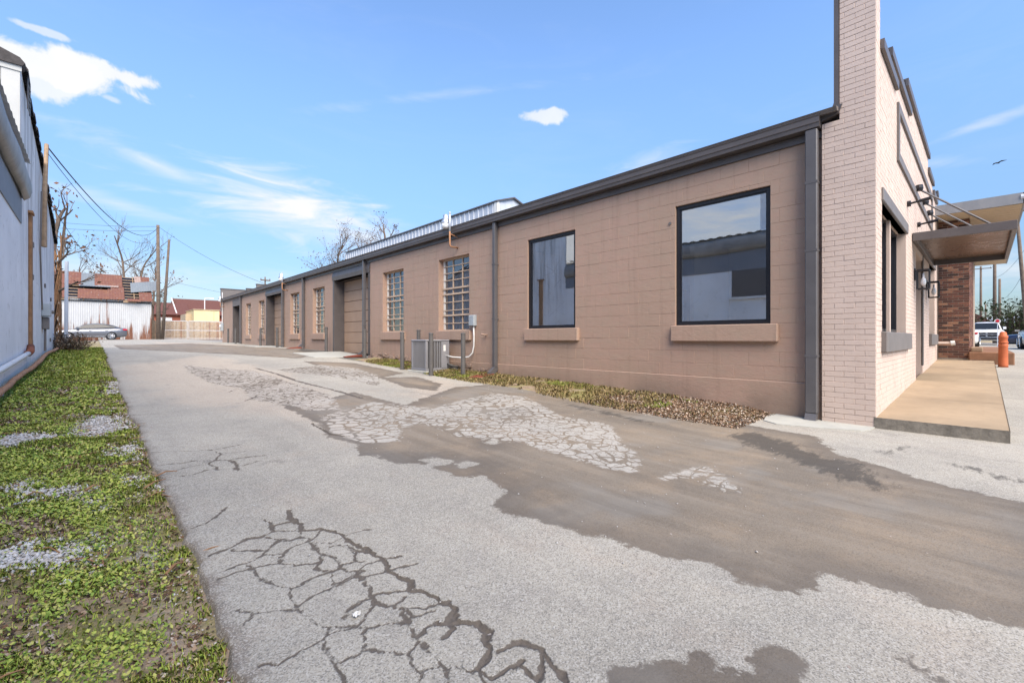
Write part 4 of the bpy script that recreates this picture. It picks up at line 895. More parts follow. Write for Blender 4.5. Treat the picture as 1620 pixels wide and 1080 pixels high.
# meter at the far corner
t = thing('electric_meter', 'grey meter box with service mast at the far corner of the brown building', 'electric meter', (WX - .02, 39.2, 2.0)); mb = MB(); mb.cbox(-.16, 0, -.15, .15, -.3, .3, .02); part('box', mb, 'grey_box', t); mb = MB(); mb.tube([(-.06, 0, .3), (-.06, 0, 2.6)], .03, 8); part('mast', mb, 'pipe_white', t); mb = MB(); mb.tube([(-.16, 0, .05), (-.25, 0, .05)], .09, 12); part('dial', mb, 'lamp_clear', t)

# ---- air conditioner
AC = thing('air_conditioner', 'grey louvred air conditioning condenser behind steel posts by the wall', 'air conditioner', (6.5, 10.09, .315))
hx, hy, H = .36, .36, .80
mb = MB(); mb.cbox(-hx - .01, hx + .01, -hy - .01, hy + .01, H - .05, H, .02); part('top', mb, 'ac_metal', AC)
mb = MB(); mb.cbox(-hx, hx, -hy, hy, 0, .06, .01); part('base', mb, 'ac_metal', AC)
mb = MB(); mb.box(-hx + .05, hx - .05, -hy + .05, hy - .05, .06, H - .05); part('coil', mb, 'interior_dark', AC)
for sx in (-1, 1):
    for sy in (-1, 1): mb = MB(); mb.cbox(sx * (hx - .035) - .035, sx * (hx - .035) + .035, sy * (hy - .035) - .035, sy * (hy - .035) + .035, .06, H - .05, .012); part('corner_post', mb, 'ac_metal', AC)
fm = MB(); fm.cbox(-.010, .010, -.008, .008, .061, H - .051, .003); fme = fm.mesh('louvre'); fme.materials.append(M['ac_metal'])
for k in range(11):
    q = -hx + .10 + k * .052
    for (x, y) in ((q, -hy + .012), (q, hy - .012), (-hx + .012, q), (hx - .012, q)): link('louvre', fme, None, AC, (x, y, 0))
mb = MB(); mb.cbox(.12, hx - .002, -hy - .006, -hy + .02, .06, H - .051, .006); part('service_panel', mb, 'ac_metal', AC); mb = MB(); mb.box(.17, .24, -hy - .009, -hy - .006, .5, .66); part('sticker', mb, 'plastic_white', AC)
mb = MB(); mb.tube([(.30, -hy, .16), (.34, -hy - .14, .12), (.50, -hy - .18, .08), (.55, -hy - .1, .06)], .03, 8); mb.tube([(.30, -hy, .10), (.38, -hy - .12, .06), (.52, -hy - .25, .0), (.55, -hy - .1, .0)], .026, 8); part('line_set', mb, 'interior_dark', AC, True)
pb = MB(); pb.cbox(6.06, 6.95, 9.62, 10.55, .15, .314, .015); solo('equipment_pad', pb, 'concrete_pale', 'pale concrete pad under the air conditioner', 'pad')

# ---- bollards
def bollard(x, y, h, label, grp, r=.055, z=None):
    t = thing('bollard', label, 'bollard', (x, y, (gz(x, y) if z is None else z) - .06), grp)
    mb = MB(); mb.lathe((0, 0, 0), [(r, 0), (r, h + .02)], 20); part('post', mb, 'bollard_paint', t, False)
    mb = MB(); mb.lathe((0, 0, h + .02), [(r + .004, 0), (r + .004, .03), (r - .008, .042), (.01, .046)], 20); part('cap', mb, 'bollard_paint', t)
gA = 'posts guarding the air conditioner'
bollard(6.1, 10.85, 1.02, 'dark steel post left of the air conditioner at the grass edge', gA); bollard(5.93, 9.17, 1.04, 'dark steel post standing directly in front of the air conditioner', gA)
bollard(6.44, 8.56, 1.05, 'dark steel post right of the air conditioner near the bent conduit', gA); bollard(6.82, 11.2, 1.08, 'dark steel post showing above the back of the air conditioner', gA)
gB = 'posts beside the garage doors'
for i, (a, b, _) in enumerate(DOORS):
    w = ['nearest', 'middle', 'farthest'][i]
    bollard(6.78, b + .12, 1.0, f'dark post at the far jamb of the {w} garage door', gB, .06); bollard(6.72, a - .22 if i else 14.5, 1.0, f'dark post at the near jamb of the {w} garage door', gB, .06)
for y, lab in ((8.02, 'broken terracotta splash tray under the downspout by the disconnect box'), (15.12, 'terracotta splash tray under the downspout of the nearest garage door'), (21.45, 'terracotta splash tray under the downspout between the two barred windows')):
    z = gz(6.7, y) + .02; mb = MB(); mb.prism([(6.28, z), (6.85, z), (6.85, z + .08), (6.28, z + .02)], 1, y - .12, y - .09); mb.prism([(6.28, z), (6.85, z), (6.85, z + .08), (6.28, z + .02)], 1, y + .09, y + .12); mb.prism([(6.28, z), (6.9, z), (6.9, z + .04), (6.28, z + .012)], 1, y - .0895, y + .0895)
    solo('splash_tray', mb, 'terracotta', lab, 'splash tray', 'trays under the downspouts')

# ================================================================== NEIGHBOUR ON THE RIGHT
def wthing(name, label, cat, loc, group=None):
    t = thing(name, label, cat, loc, group)
    def P(n, mb, mat, parent=None, smooth=False, stuff=False):
        o = link(n, mb.mesh(n, smooth), mat, None, None, stuff); return attach(o, parent or t)
    return t, P
NB, NP = wthing('brick_shop', 'dark brown brick shop with a wide flat overhanging roof next door', 'building', (17.6, .3, .6))
NX, NY = 17.62, .28
mb = MB(); mb.box(NX + .012, 30, NY + .012, 14, .3, 4.5); NP('wall', mb, 'mortar')
mb = MB(); rn = random.Random(17)
def brickset(mb, fn, L, z0, z1):
    k = 0
    while z0 + k * .0677 < z1:
        x = -(.106 if k % 2 else 0)
        while x < L:
            a, b = max(x, 0), min(x + .2125, L)
            if b - a > .02: fn(mb, a + .005, b - .005, z0 + k * .0677 + .005, z0 + (k + 1) * .0677 - .005)
            x += .2125
        k += 1
def side(mb, a, b, c, d): mb.box(NX, NX + .02, NY + a + .003, NY + b - .003, c + .004, d - .004)
def frontb(mb, a, b, c, d): mb.box(NX + .021 + a, NX + .021 + b, NY, NY + .02, c, d)
brickset(mb, side, .62, .6, 4.5); brickset(mb, frontb, 7, .6, 4.5); NP('bricks', mb, 'brown_brick', stuff=True)
mb = MB(); mb.box(16.6, 29.5, -.66, 12, 4.64, 4.70); mb.box(16.55, 16.6, -.70, 12, 4.46, 4.72); mb.box(16.55, 29.5, -.70, -.66, 4.46, 4.72); roof = NP('roof', mb, 'gutter_metal')
mb = MB(); mb.tube([(16.58, -.76, 4.62), (16.58, -.62, 4.62)], .07, 10); NP('gutter_end', mb, 'galvanised', roof)
mb = MB(); mb.box(16.6, 29.5, -.66, .9, 4.47, 4.50); sof = NP('soffit', mb, 'soffit_tan', roof)
sm = MB(); sm.cbox(.01, .29, -.655, .27, 4.45, 4.468, .006); sme = sm.mesh('soffit_board'); sme.materials.append(M['soffit_tan'])
for k in range(42): attach(link('soffit_board', sme, None, None, (16.62 + .3 * k, 0, 0)), sof) if False else attach(link('soffit_board', sme, None, None, (16.62 + .3 * k, 0, 0)), roof)
mb = MB(); mb.cbox(17.5, 29, -.55, .29, .35, .775, .02); tag(link('brick_porch', mb.mesh('brick_porch'), 'terracotta'), 'low brown porch platform in front of the dark brick shop', 'porch')
M['porch'] = paint('porch', (.23, .12, .07), .85, .2, 4, .3, 40); bpy.data.objects['brick_porch'].data.materials[0] = M['porch']
t, P_ = wthing('planter_block', 'weathered pale timber block on the porch corner by the brick wall', 'block', (18.2, .12, .776)); mb = MB(); mb.cbox(17.75, 18.6, .02, .26, .777, .90, .02); P_('block', mb, 'wood_old')
# orange bollard
ob = thing('safety_bollard', 'ribbed orange plastic bollard at the end of the front walk', 'bollard', (16.6, -.33, gz(16.6, -.33)))
mb = MB(); mb.lathe((0, 0, 0), [(.09, 0), (.088, .05), (.082, .5), (.09, .52), (.09, .56), (.078, .58), (.076, .72), (.086, .735), (.086, .78), (.066, .80), (.06, .86), (.04, .885), (.01, .89)], 24); part('post', mb, 'bollard_orange', ob, True)
mb = MB(); mb.lathe((0, 0, .60), [(.09, 0), (.09, .03), (.08, .035)], 24); part('collar', mb, 'bollard_orange', ob, True)

# ================================================================== WHITE BUILDING ON THE LEFT
LX = -1.05
LB, LP = wthing('white_warehouse', 'long white-painted warehouse wall with sloping dark tile coping along the grass verge', 'building', (-1.1, 5, .1))
mb = MB(); mb.box(-9, LX, -9, 12.8, -.2, 4.02); LP('near_wall', mb, 'plaster_white')
mb = MB(); mb.box(LX + .0005, LX + .018, -9, 12.79, 3.37, 4.0); LP('grey_band', mb, 'band_grey')
mb = MB(); mb.box(LX + .0007, LX + .016, -8.9, 5.7, 2.5, 3.37); LP('dark_siding', mb, 'trim_dark')
mb = MB(); mb.box(LX + .001, LX + .07, -9, 5.8, 2.42, 2.5); LP('white_ledge', mb, 'plastic_white')
# sagging metal gutter along the eave, corrugated roof above
mb = MB(); prof = [(-1.06, 4.5), (-.93, 4.46), (-.895, 4.30), (-.90, 4.15), (-.93, 4.04), (-1.0, 3.97), (-1.06, 3.98)]; ns = 28; ring = []
for i in range(ns + 1):
    y = -9 + 21.75 * i / ns; sag = -.16 * max(0, (y - 7) / 5.7) ** 2 + .025 * math.sin(y * 1.7)
    ring.append([(x + .01 * math.sin(y * 2.3 + j), y, z + sag * (.3 + .7 * (x > -1.05))) for j, (x, z) in enumerate(prof)])
n = len(prof); mb.add([p for r in ring for p in r], [(i * n + j, i * n + (j + 1) % n, (i + 1) * n + (j + 1) % n, (i + 1) * n + j) for i in range(ns) for j in range(n)] + [tuple(range(n)), tuple(range(ns * n, ns * n + n))]); LP('eave_gutter', mb, 'eave_paint', None, True)
mb = MB(); vs = []; fs = []; yy = np.arange(-9, 12.75, .075)
for i, y in enumerate(yy): h = .028 if (i % 4) in (0, 1) else 0; vs += [(-.9, y, 4.50 + h), (-9, y, 5.6 + h)]
mb.add(vs, [(2 * i, 2 * i + 1, 2 * i + 3, 2 * i + 2) for i in range(len(yy) - 1)]); LP('corrugated_roof', mb, 'galvanised')
mb = MB(); mb.box(-9, -2.2, -9, 5.2, 4.4, 7.4); LP('front_block', mb, 'plaster_white')
# rear part: higher wall with a sloping parapet
TOP = [(12.8, 6.50), (13.3, 6.36), (15.0, 6.10), (17.2, 5.78), (19.5, 5.38), (21.3, 4.92), (22.6, 4.55)]
topz = lambda y: float(np.interp(y, [a for a, _ in TOP], [b for _, b in TOP]))
mb = MB(); mb.prism([(12.8, -.2)] + [(y, z - .05) for y, z in TOP] + [(22.6, -.2)], 0, -9, LX - .002); LP('rear_wall', mb, 'plaster_white')
mb = MB(); vs = []; yy = 12.78
for k in range(32):
    x0 = LX - .25 * (k + 1); x1 = LX - .25 * k; mb.box(x0 + .004, x1 - .004, 12.76, 12.79, 4.3, 6.38)
LP('gable_siding', mb, 'siding_white')
mb = MB(); mb.prism([(-1.02, 6.40), (-.98, 6.46), (-1.05, 6.55), (-1.5, 6.72), (-2.2, 6.80), (-9, 6.9), (-9, 6.40)], 1, 12.70, 13.0); LP('gable_cap', mb, 'tile_dark')
mb = MB(); mb.box(-9, -1.03, 12.74, 12.757, 6.30, 6.40); LP('gable_trim', mb, 'siding_white')
rn = random.Random(23); y = 13.0
while y < 22.5:
    L = rn.uniform(.30, .36); z = topz(y + L / 2) - .05; s = (topz(y + L) - topz(y)) / L; mb = MB(); pr = []
    for a in np.linspace(-.35, math.pi + .35, 9): pr.append((-1.13 + .15 * math.cos(a), .02 + .10 * math.sin(a)))
    o = rn.uniform(-.03, .05); e = rn.uniform(0, .02)
    mb.add([(px + o * .5, y - .02, z - s * L / 2 + pz + .03 + e) for px, pz in pr] + [(px * 1.0 + o * .5, y + L, z + s * L / 2 + pz + e) for px, pz in pr], [(i, i + 1, 10 + i, 9 + i) for i in range(8)] + [tuple(range(9)), tuple(range(9, 18))])
    LP('coping_tile', mb, 'tile_dark'); y += L
# roof ladder at the step of the parapet
ld, P_ = wthing('roof_ladder', 'short rusty ladder bracket on top of the white wall by its high corner', 'ladder', (-.98, 13.4, 5.6)); mb = MB()
for y in (13.15, 13.55): mb.tube([(-.98, y, 5.75), (-.98, y, 6.42)], .013, 6)
P_('rail', mb, 'downspout_metal')
for k in range(6): mb = MB(); mb.tube([(-.98, 13.15, 5.8 + k * .115), (-.98, 13.55, 5.8 + k * .115)], .010, 6); P_('rung', mb, 'downspout_metal')
# timber cover strip, pipes, service mast, meter
t, P_ = wthing('timber_strip', 'tall weathered orange-brown timber board fixed upright on the white wall', 'board', (-1.04, 14.3, .93)); mb = MB(); mb.cbox(LX, LX + .055, 14.18, 14.40, .93, 3.86, .012); P_('board', mb, 'wood_brown'); mb = MB(); mb.box(LX, LX + .075, 14.1, 14.48, 3.86, 3.91); P_('cap', mb, 'wood_brown')
t, P_ = wthing('white_pipe', 'fat white pipe with rusty elbow running along the base of the white wall', 'pipe', (-.98, 10, .75)); mb = MB(); pts = [(-.985, y, gz(-1, y) + .44 + .0 * y) for y in np.linspace(-4, 13.3, 20)]; mb.tube(pts, .043, 12); P_('pipe', mb, 'pipe_white', None, True); mb = MB(); mb.tube([(-.985, 13.3, gz(-1, 13.3) + .44), (-.985, 13.75, gz(-1, 13.7) + .46), (-1.0, 13.95, gz(-1, 13.9) + .55)], .062, 12); P_('elbow', mb, 'rust_metal', None, True)
t, P_ = wthing('rusty_pipe', 'long rusty pipe lying along the foot of the white wall', 'pipe', (-.93, 12, .4)); mb = MB(); mb.tube([(-.93 + .02 * math.sin(y), y, verge_z(np.array(-.93), np.array(y)) + .20 - .004 * y) for y in np.linspace(-4, 22, 40)], .04, 10); P_('pipe', mb, 'pipe_rust', None, True)
mb = MB(); rn = random.Random(31)
mb.prism([(LX, -.2), (LX + .07, -.2), (LX + .05, .30), (LX, .36)], 1, -9, 12.8); LP('plinth', mb, 'plaster_white')
t, P_ = wthing('service_mast', 'wooden service mast fixed to the white wall with cable on top', 'mast', (-.93, 16.9, 3.4)); mb = MB(); mb.prism([(16.0, 3.55), (16.55, 3.5), (17.75, 6.3), (17.45, 6.36)], 0, -1.05, -.92); 
mb = MB(); mb.tube([(-.95, 16.55, 3.5), (-.95, 16.7, 4.9), (-.95, 17.35, 6.38)], [.055, .05, .045], 8); P_('timber', mb, 'wood_old'); mb = MB(); mb.tube([(-.99, 16.5, 4.9), (-1.01, 16.4, 3.4), (-1.01, 17.0, 1.9)], .02, 6); P_('cable', mb, 'trim_grey')
t, P_ = wthing('meter_box', 'blue-grey meter box with conduit on the white wall near its far end', 'meter box', (-1.0, 17.7, 1.5)); mb = MB(); mb.cbox(LX, LX + .17, 17.4, 17.85, 1.75, 2.1, .015); P_('box', mb, 'grey_box'); mb = MB(); mb.cbox(LX, LX + .13, 17.5, 17.9, 1.40, 1.73, .015); P_('lower_box', mb, 'trim_grey'); mb = MB(); mb.tube([(-.99, 17.6, 1.4), (-.99, 17.6, .8)], .025, 8); mb.tube([(-.95, 18.3, 1.9), (-.85, 18.3, 1.9)], .05, 8); P_('conduit', mb, 'trim_grey')
# dark brackets left in the wall
for y, z in ((14.75, 1.05), (14.95, 2.55), (15.0, 3.3), (18.4, 2.65), (18.3, .98), (20.7, 2.4), (20.5, 1.1)):
    mb = MB(); mb.cbox(LX, LX + .03, y - .07, y + .07, z - .06, z + .06, .008); LP('iron_plate', mb, 'trim_grey')

# ================================================================== BACKGROUND AT THE END OF THE ALLEY
SH, SP = wthing('rusty_shed', 'derelict white metal shed with torn rusty roof behind the silver car', 'shed', (.8, 57, 1.0))
mb = MB(); vs = []; xx = np.arange(-3.4, 4.16, .075)
for i, x in enumerate(xx): yv = 57 + (.03 if i % 2 else 0); vs += [(x, yv, .9), (x, yv, 4.95)]
mb.add(vs, [(2 * i, 2 * i + 2, 2 * i + 3, 2 * i + 1) for i in range(len(xx) - 1)]); mb.box(-3.4, 4.14, 57.05, 64, .9, 4.9); SP('wall', mb, 'shed_white')
ry = lambda t: 56.75 + 3.6 * t; rz = lambda t: 4.80 + 2.75 * t
mb = MB(); mb.prism([(56.9, 4.6), (60.5, 7.35), (64, 4.6)], 0, -3.3, 4.05); SP('roof_dark_fill', mb, 'frame_black')  # solid black prism, stands in for the shade inside the torn roof
for t in np.linspace(.05, .95, 9): mb = MB(); mb.box(-3.35, 4.05, ry(t), ry(t) + .08, rz(t) - .09, rz(t) - .02); SP('purlin', mb, 'wood_old')
for x in np.arange(-3.2, 4.1, 1.2): mb = MB(); mb.prism([(56.85, 4.68), (60.35, 7.38), (60.35, 7.46), (56.85, 4.78)], 0, x, x + .06); SP('rafter', mb, 'wood_old')
def sheet(x0, x1, t0, t1, mat, lift=0.0, curl=0.0, tilt=0.0):
    m = MB(); nx = max(4, int((x1 - x0) / .1)); vs = []
    for i in range(nx + 1):
        x = x0 + (x1 - x0) * i / nx; h = .02 if i % 2 else 0
        for t in (t0, (t0 + t1) / 2, t1):
            c = curl * ((t1 - t) / (t1 - t0)) ** 2; f = (i / nx) * tilt; vs.append((x, ry(t) - .02 * c, rz(t) + h + lift + c * .3 + f))
    m.add(vs, [(3 * i + j, 3 * i + 3 + j, 3 * i + 4 + j, 3 * i + 1 + j) for i in range(nx) for j in (0, 1)]); SP('roof_sheet', m, mat)
sheet(-3.5, -1.85, 0, .55, 'roof_rust', .02); sheet(-3.4, -.95, .5, 1.0, 'roof_rust', .05); sheet(-1.0, .02, .42, .98, 'roof_zinc', .04); sheet(-.02, 2.0, .48, .98, 'roof_rust', .06); sheet(-1.15, .95, .0, .36, 'roof_rust', .03); sheet(-1.1, 1.1, .34, .46, 'roof_zinc', .16, .6)
sheet(.9, 2.1, .0, .5, 'roof_rust', .04); sheet(.2, 1.7, .44, .5, 'roof_rust_pale', .13); sheet(2.95, 3.45, .5, .98, 'roof_rust_pale', .05); sheet(3.4, 4.15, .4, .98, 'roof_rust', .05); sheet(3.2, 4.2, -.02, .4, 'roof_rust', .04); sheet(2.6, 4.7, .30, .62, 'roof_zinc', .22, -.6, .35); sheet(2.3, 3.3, -.04, .06, 'roof_rust', .03)
# broken boards under the eave
for x0, x1, dz in ((-3.2, -1.7, .0), (2.0, 3.0, -.05)): mb = MB(); mb.box(x0, x1, 56.82, 56.88, 4.65 + dz, 4.85 + dz); SP('eave_board', mb, 'wood_old')

# fence of upright boards, gate frames of pipe and mesh
FN, FP = wthing('board_fence', 'weathered brown board fence closing the end of the alley', 'fence', (7, 60, 1.1)); rn = random.Random(41)
paint('fence_a', (.40, .29, .19), .9, .25, 3, .4, 40, streak=.5); paint('fence_b', (.30, .17, .10), .9, .25, 3, .4, 40, streak=.5); paint('fence_c', (.46, .37, .27), .9, .2, 3, .4, 40, streak=.5)
x = 4.1
while x < 11.4:
    w = rn.uniform(.135, .15); mb = MB(); mb.cbox(x, x + w - .006, 60, 60.025, 1.0, 3.05 + rn.uniform(-.05, .04), .006); FP('board', mb, rn.choice(['fence_a', 'fence_a', 'fence_b', 'fence_c'])); x += w
for z in (1.35, 2.75): mb = MB(); mb.box(4.1, 11.4, 60.026, 60.07, z, z + .09); FP('rail', mb, 'fence_a')
def gate(x0, x1, label):
    t, P_ = wthing('chain_link_gate', label, 'gate', (x0, 58.8, 1.05), 'pipe-framed gates before the board fence'); z0, z1, y = 1.12, 3.0, 58.8
    for q in (((x0, y, z0), (x0, y, z1)), ((x1, y, z0), (x1, y, z1)), ((x0, y, z0), (x1, y, z0)), ((x0, y, z1), (x1, y, z1)), ((x0, y, 2.0), (x1, y, 2.0))): mb = MB(); mb.tube(q, .026, 8); P_('pipe', mb, 'galvanised')
    mb = MB(); a = .16; k = -int((z1 - z0) / a)
    while x0 + k * a < x1:
        for s in (1, -1):
            p0, p1 = (x0 + k * a, z0), (x0 + k * a + (z1 - z0), z1)
            if s < 0: p0, p1 = (p0[0], z1), (p1[0], z0)
            ta = max(0, (x0 - p0[0]) / (p1[0] - p0[0])); tb = min(1, (x1 - p0[0]) / (p1[0] - p0[0]))
            if tb > ta: mb.tube([(p0[0] + (p1[0] - p0[0]) * ta, y, p0[1] + (p1[1] - p0[1]) * ta), (p0[0] + (p1[0] - p0[0]) * tb, y, p0[1] + (p1[1] - p0[1]) * tb)], .004, 3, False)
        k += 1
    P_('mesh', mb, 'galvanised', stuff=True)
gate(5.2, 7.25, 'galvanised chain-link gate leaf beside the utility poles'); gate(7.4, 10.6, 'wide galvanised chain-link gate leaf next to the brown building')

# houses beyond the fence
RH, RP = wthing('brick_house', 'low red brick house with brown shingle roof beyond the fence', 'house', (10, 92, 1.2))
mb = MB(); mb.box(2, 12.2, 90, 100, 1.0, 5.2); mb.box(11, 26, 92, 102, 1.0, 5.6); RP('wall', mb, 'brick_red_far')
mb = MB(); mb.prism([(89.4, 4.95), (95, 7.2), (101, 4.95)], 0, 1.6, 11.6); RP('roof', mb, 'roof_brown'); mb = MB(); mb.prism([(91.2, 5.1), (97, 8.1), (103, 5.1)], 0, 9.8, 27); r2 = RP('roof', mb, 'roof_brown')
mb = MB(); mb.prism([(89.8, 5.1), (97, 8.2), (97, 8.0), (89.8, 4.9)], 0, 9.65, 9.8); RP('bargeboard', mb, 'plastic_white')
for x0, x1, z0, z1 in ((7.1, 7.7, 2.9, 4.5), (7.75, 9.1, 2.7, 4.5), (9.4, 9.9, 2.6, 3.7), (3.8, 5.8, 2.6, 4.3)):
    mb = MB(); mb.box(x0, x1, 89.93, 90.02, z0, z1); w = RP('window', mb, 'plastic_white'); mb = MB(); mb.box(x0 + .1, x1 - .1, 89.91, 89.925, z0 + .1, (z0 + z1) / 2); RP('pane', mb, 'car_glass', w)
YH, YP = wthing('yellow_outbuilding', 'plain pale yellow outbuilding with flat roof just behind the fence', 'building', (11, 75, 1.1))
mb = MB(); mb.box(10.0, 13.0, 75, 82, 1.0, 5.12); YP('wall', mb, 'yellow_paint'); mb = MB(); mb.box(9.9, 13.1, 74.9, 82.1, 5.122, 5.2); YP('roof', mb, 'soffit_tan'); mb = MB(); mb.box(9.3, 10.0, 77, 82, 1.0, 4.6); YP('side_wing', mb, 'soffit_tan')
mb = MB(); mb.box(12.3, 12.36, 74.96, 75, 1.0, 5.0); YP('corner_trim', mb, 'soffit_tan')
t, P_ = wthing('street_lamp', 'pale street lamp with short arm above the yellow outbuilding', 'street lamp', (12.6, 84, 1.1)); mb = MB(); mb.tube([(12.6, 84, 1.1), (12.6, 84, 7.4)], .07, 8); P_('pole', mb, 'pipe_white'); mb = MB(); mb.tube([(12.6, 84, 7.4), (13.4, 84, 7.5)], .06, 8); mb.box(13.2, 13.8, 83.9, 84.1, 7.4, 7.55); P_('head', mb, 'pipe_white')

# utility poles and wires
def upole(x, y, h, label, lean=(0, 0), r=.15, arm=None, trans=False, grp=None, ins=False):
    z = gz(x, y) - .2; t, P_ = wthing('utility_pole', label, 'utility pole', (x, y, z), grp); mb = MB(); mb.tube([(x, y, z), (x + lean[0] * .5, y + lean[1] * .5, z + h / 2), (x + lean[0], y + lean[1], z + h)], [r, r * .85, r * .68], 10); P_('pole', mb, 'pole_wood', None, True)
    if arm:
        for (dz, L, ax) in arm:
            mb = MB(); zz = z + h - dz; f = (h - dz) / h; cx, cy = x + lean[0] * f, y + lean[1] * f
            if ax == 'y': mb.box(cx - .16, cx - .06, cy - L / 2, cy + L / 2, zz - .06, zz + .06)
            else: mb.box(cx - L / 2, cx + L / 2, cy - .16, cy - .06, zz - .06, zz + .06)
            a = P_('crossarm', mb, 'pole_wood')
            for s in (-.45, .0, .45):
                mb = MB(); q = (cx - .11, cy + s * L, zz + .06) if ax == 'y' else (cx + s * L, cy - .11, zz + .06); mb.lathe(q, [(.03, 0), (.05, .06), (.03, .14)], 8); P_('insulator', mb, 'trim_grey', a)
    if trans: mb = MB(); mb.lathe((x - .35, y, z + h - 2.3), [(.2, 0), (.28, .08), (.28, .85), (.2, .95), (.05, 1.0)], 14); P_('transformer', mb, 'aluminium', None, True)
    return z + h
upole(4.60, 56, 11.5, 'tall weathered utility pole right of the rusty shed', (-.05, 0), .19); upole(5.0, 57.2, 10.4, 'slightly shorter leaning utility pole close beside the taller one', (.55, 0), .15)
def wire(name, a, b, sag, r, label, n=28, mid=None):
    a = np.array(a); b = np.array(b); pts = [a + (b - a) * t - np.array((0, 0, sag * 4 * t * (1 - t))) for t in np.linspace(0, 1, n)]; mb = MB(); mb.tube(pts, r * .62, 5); tag(link(name, mb.mesh(name), 'wire_black'), label, 'cable')
wire('service_cable', (-.95, 17.35, 6.35), (4.55, 55.9, 12.1), 1.5, .028, 'thick black service cable sagging from the wall mast to the tall utility pole')
wire('service_cable', (-.95, 17.4, 6.2), (4.55, 55.9, 11.6), 1.7, .014, 'thin cable strung just under the thick service cable')
wire('service_cable', (-.95, 16.7, 4.9), (1.6, 56.9, 8.2), 1.2, .012, 'thin grey cable dropping from the white wall towards the shed')
wire('overhead_cable', (-12, 60, 12.6), (4.58, 56, 12.2), .7, .022, 'upper overhead cable left of the tall utility pole'); wire('overhead_cable', (-12, 60, 11.9), (4.58, 56, 11.8), .7, .022, 'lower overhead cable left of the tall utility pole')
wire('overhead_cable', (4.58, 56, 12.2), (12.5, 44, 5.6), .6, .022, 'overhead cable falling from the tall pole to the brown building roof')
wire('overhead_cable', (5.5, 57, 7.0), (40, 110, 9.5), .8, .018, 'overhead cable passing in front of the brown shingle roof')
upole(12.6, 50, 6.6, 'small distant pole top above the stepped back parapet', (0, 0), .09, [(.35, .9, 'x')])

# trees without leaves
def grow(mb, p, d, L, r, depth, rn, tips, spread=.55, up=.15, n=5, kids=3):
    pts = [p]; rs = [r]; q = p.copy(); dd = d.copy(); k = 4
    for i in range(k):
        dd = dd + np.array([rn.gauss(0, .13), rn.gauss(0, .13), rn.gauss(0, .08) + up * .25]); dd /= np.linalg.norm(dd); q = q + dd * L / k; pts.append(q.copy()); rs.append(r * (1 - .5 * (i + 1) / k))
    mb.tube(pts, rs, n if depth > 1 else 3, depth > 2)
    if depth == 0: tips.append(q); return
    for j in range(kids + (1 if rn.random() < .5 else 0)):
        t = rn.uniform(.35, 1.0); i = min(int(t * k), k - 1); b = pts[i] + (pts[i + 1] - pts[i]) * (t * k - i); az = rn.uniform(0, 6.283)
        nd = dd * (1 - spread * .4) + spread * np.array([math.cos(az), math.sin(az), rn.uniform(-.1, .5)]); nd /= np.linalg.norm(nd); grow(mb, b, nd, L * rn.uniform(.55, .8), rs[i] * .6, depth - 1, rn, tips, spread, up, n, kids)
    tips.append(q)
def tree(name, label, base, stems, depth, seed, leafn=0, leafs=.06, grp=None, kids=3, mat='bark', spread=.55):
    rn = random.Random(seed); t, P_ = wthing(name, label, 'tree', base, grp); base = np.array(base, float); crown = MB(); tips = []
    trunk = MB(); h, r, k = stems[0]['h'], stems[0]['r'], stems[0].get('k', 1)
    for st in stems:
        e = base + np.array(st['to']); mid = base + (e - base) * .5 + np.array((rn.gauss(0, .1), rn.gauss(0, .1), 0)); trunk.tube([base, mid, e], [st['r'], st['r'] * .8, st['r'] * .6], 8)
        for j in range(st['n']):
            f = rn.uniform(.4, 1); b = base + (e - base) * f; az = rn.uniform(0, 6.283); d = np.array([math.cos(az) * .8, math.sin(az) * .8, rn.uniform(.25, 1.0)]); d /= np.linalg.norm(d); grow(crown, b, d, st['L'] * rn.uniform(.6, 1.1), st['r'] * .38, depth, rn, tips, spread, .15, 5, kids)
        grow(crown, e, (e - base) / np.linalg.norm(e - base), st['L'], st['r'] * .6, depth, rn, tips, spread, .2, 5, kids)
    P_('trunk', trunk, mat, None, True); cr = P_('crown', crown, mat)
    if leafn:
        mb = MB()
        for _ in range(leafn):
            c = tips[rn.randrange(len(tips))] + np.array([rn.gauss(0, .12) for _ in range(3)]); a = np.array([rn.gauss(0, 1) for _ in range(3)]); a /= np.linalg.norm(a); b = np.cross(a, (rn.random(), rn.random(), rn.random())); b /= max(np.linalg.norm(b), 1e-6); s = leafs * rn.uniform(.6, 1.4)
            mb.add([tuple(c + a * s), tuple(c + b * s * .5), tuple(c - a * s), tuple(c - b * s * .5)], [(0, 1, 2, 3)])
        P_('leaves', mb, 'leaf_dry', cr, False, True)
    return t
tree('bare_tree', 'tall bare forked tree rising behind the rusty shed roof', (3.0, 70, 1.0), [dict(to=(-.6, 0, 9.3), r=.17, L=3.0, n=6, h=1), dict(to=(1.3, .3, 8.8), r=.15, L=2.8, n=5, h=1)], 3, 3, 60, .10)
tree('bare_tree', 'smaller bare tree between the utility poles and the shed', (5.3, 72, 1.0), [dict(to=(.2, 0, 6.5), r=.16, L=2.6, n=8, h=1)], 3, 9, 200, .13)
tree('bare_tree', 'bare thicket tree low behind the left part of the shed', (-1.0, 74, 1.0), [dict(to=(-.4, 0, 6.0), r=.16, L=2.6, n=8, h=1)], 3, 15, 260, .13)
tree('ridge_tree', 'bare tree with brown dead leaves behind the brown building roof', (21.2, 50, .9), [dict(to=(-1.2, 0, 8.2), r=.18, L=2.7, n=9, h=1), dict(to=(1.6, .5, 8.8), r=.16, L=2.5, n=8, h=1)], 3, 21, 1500, .075, None, 4)
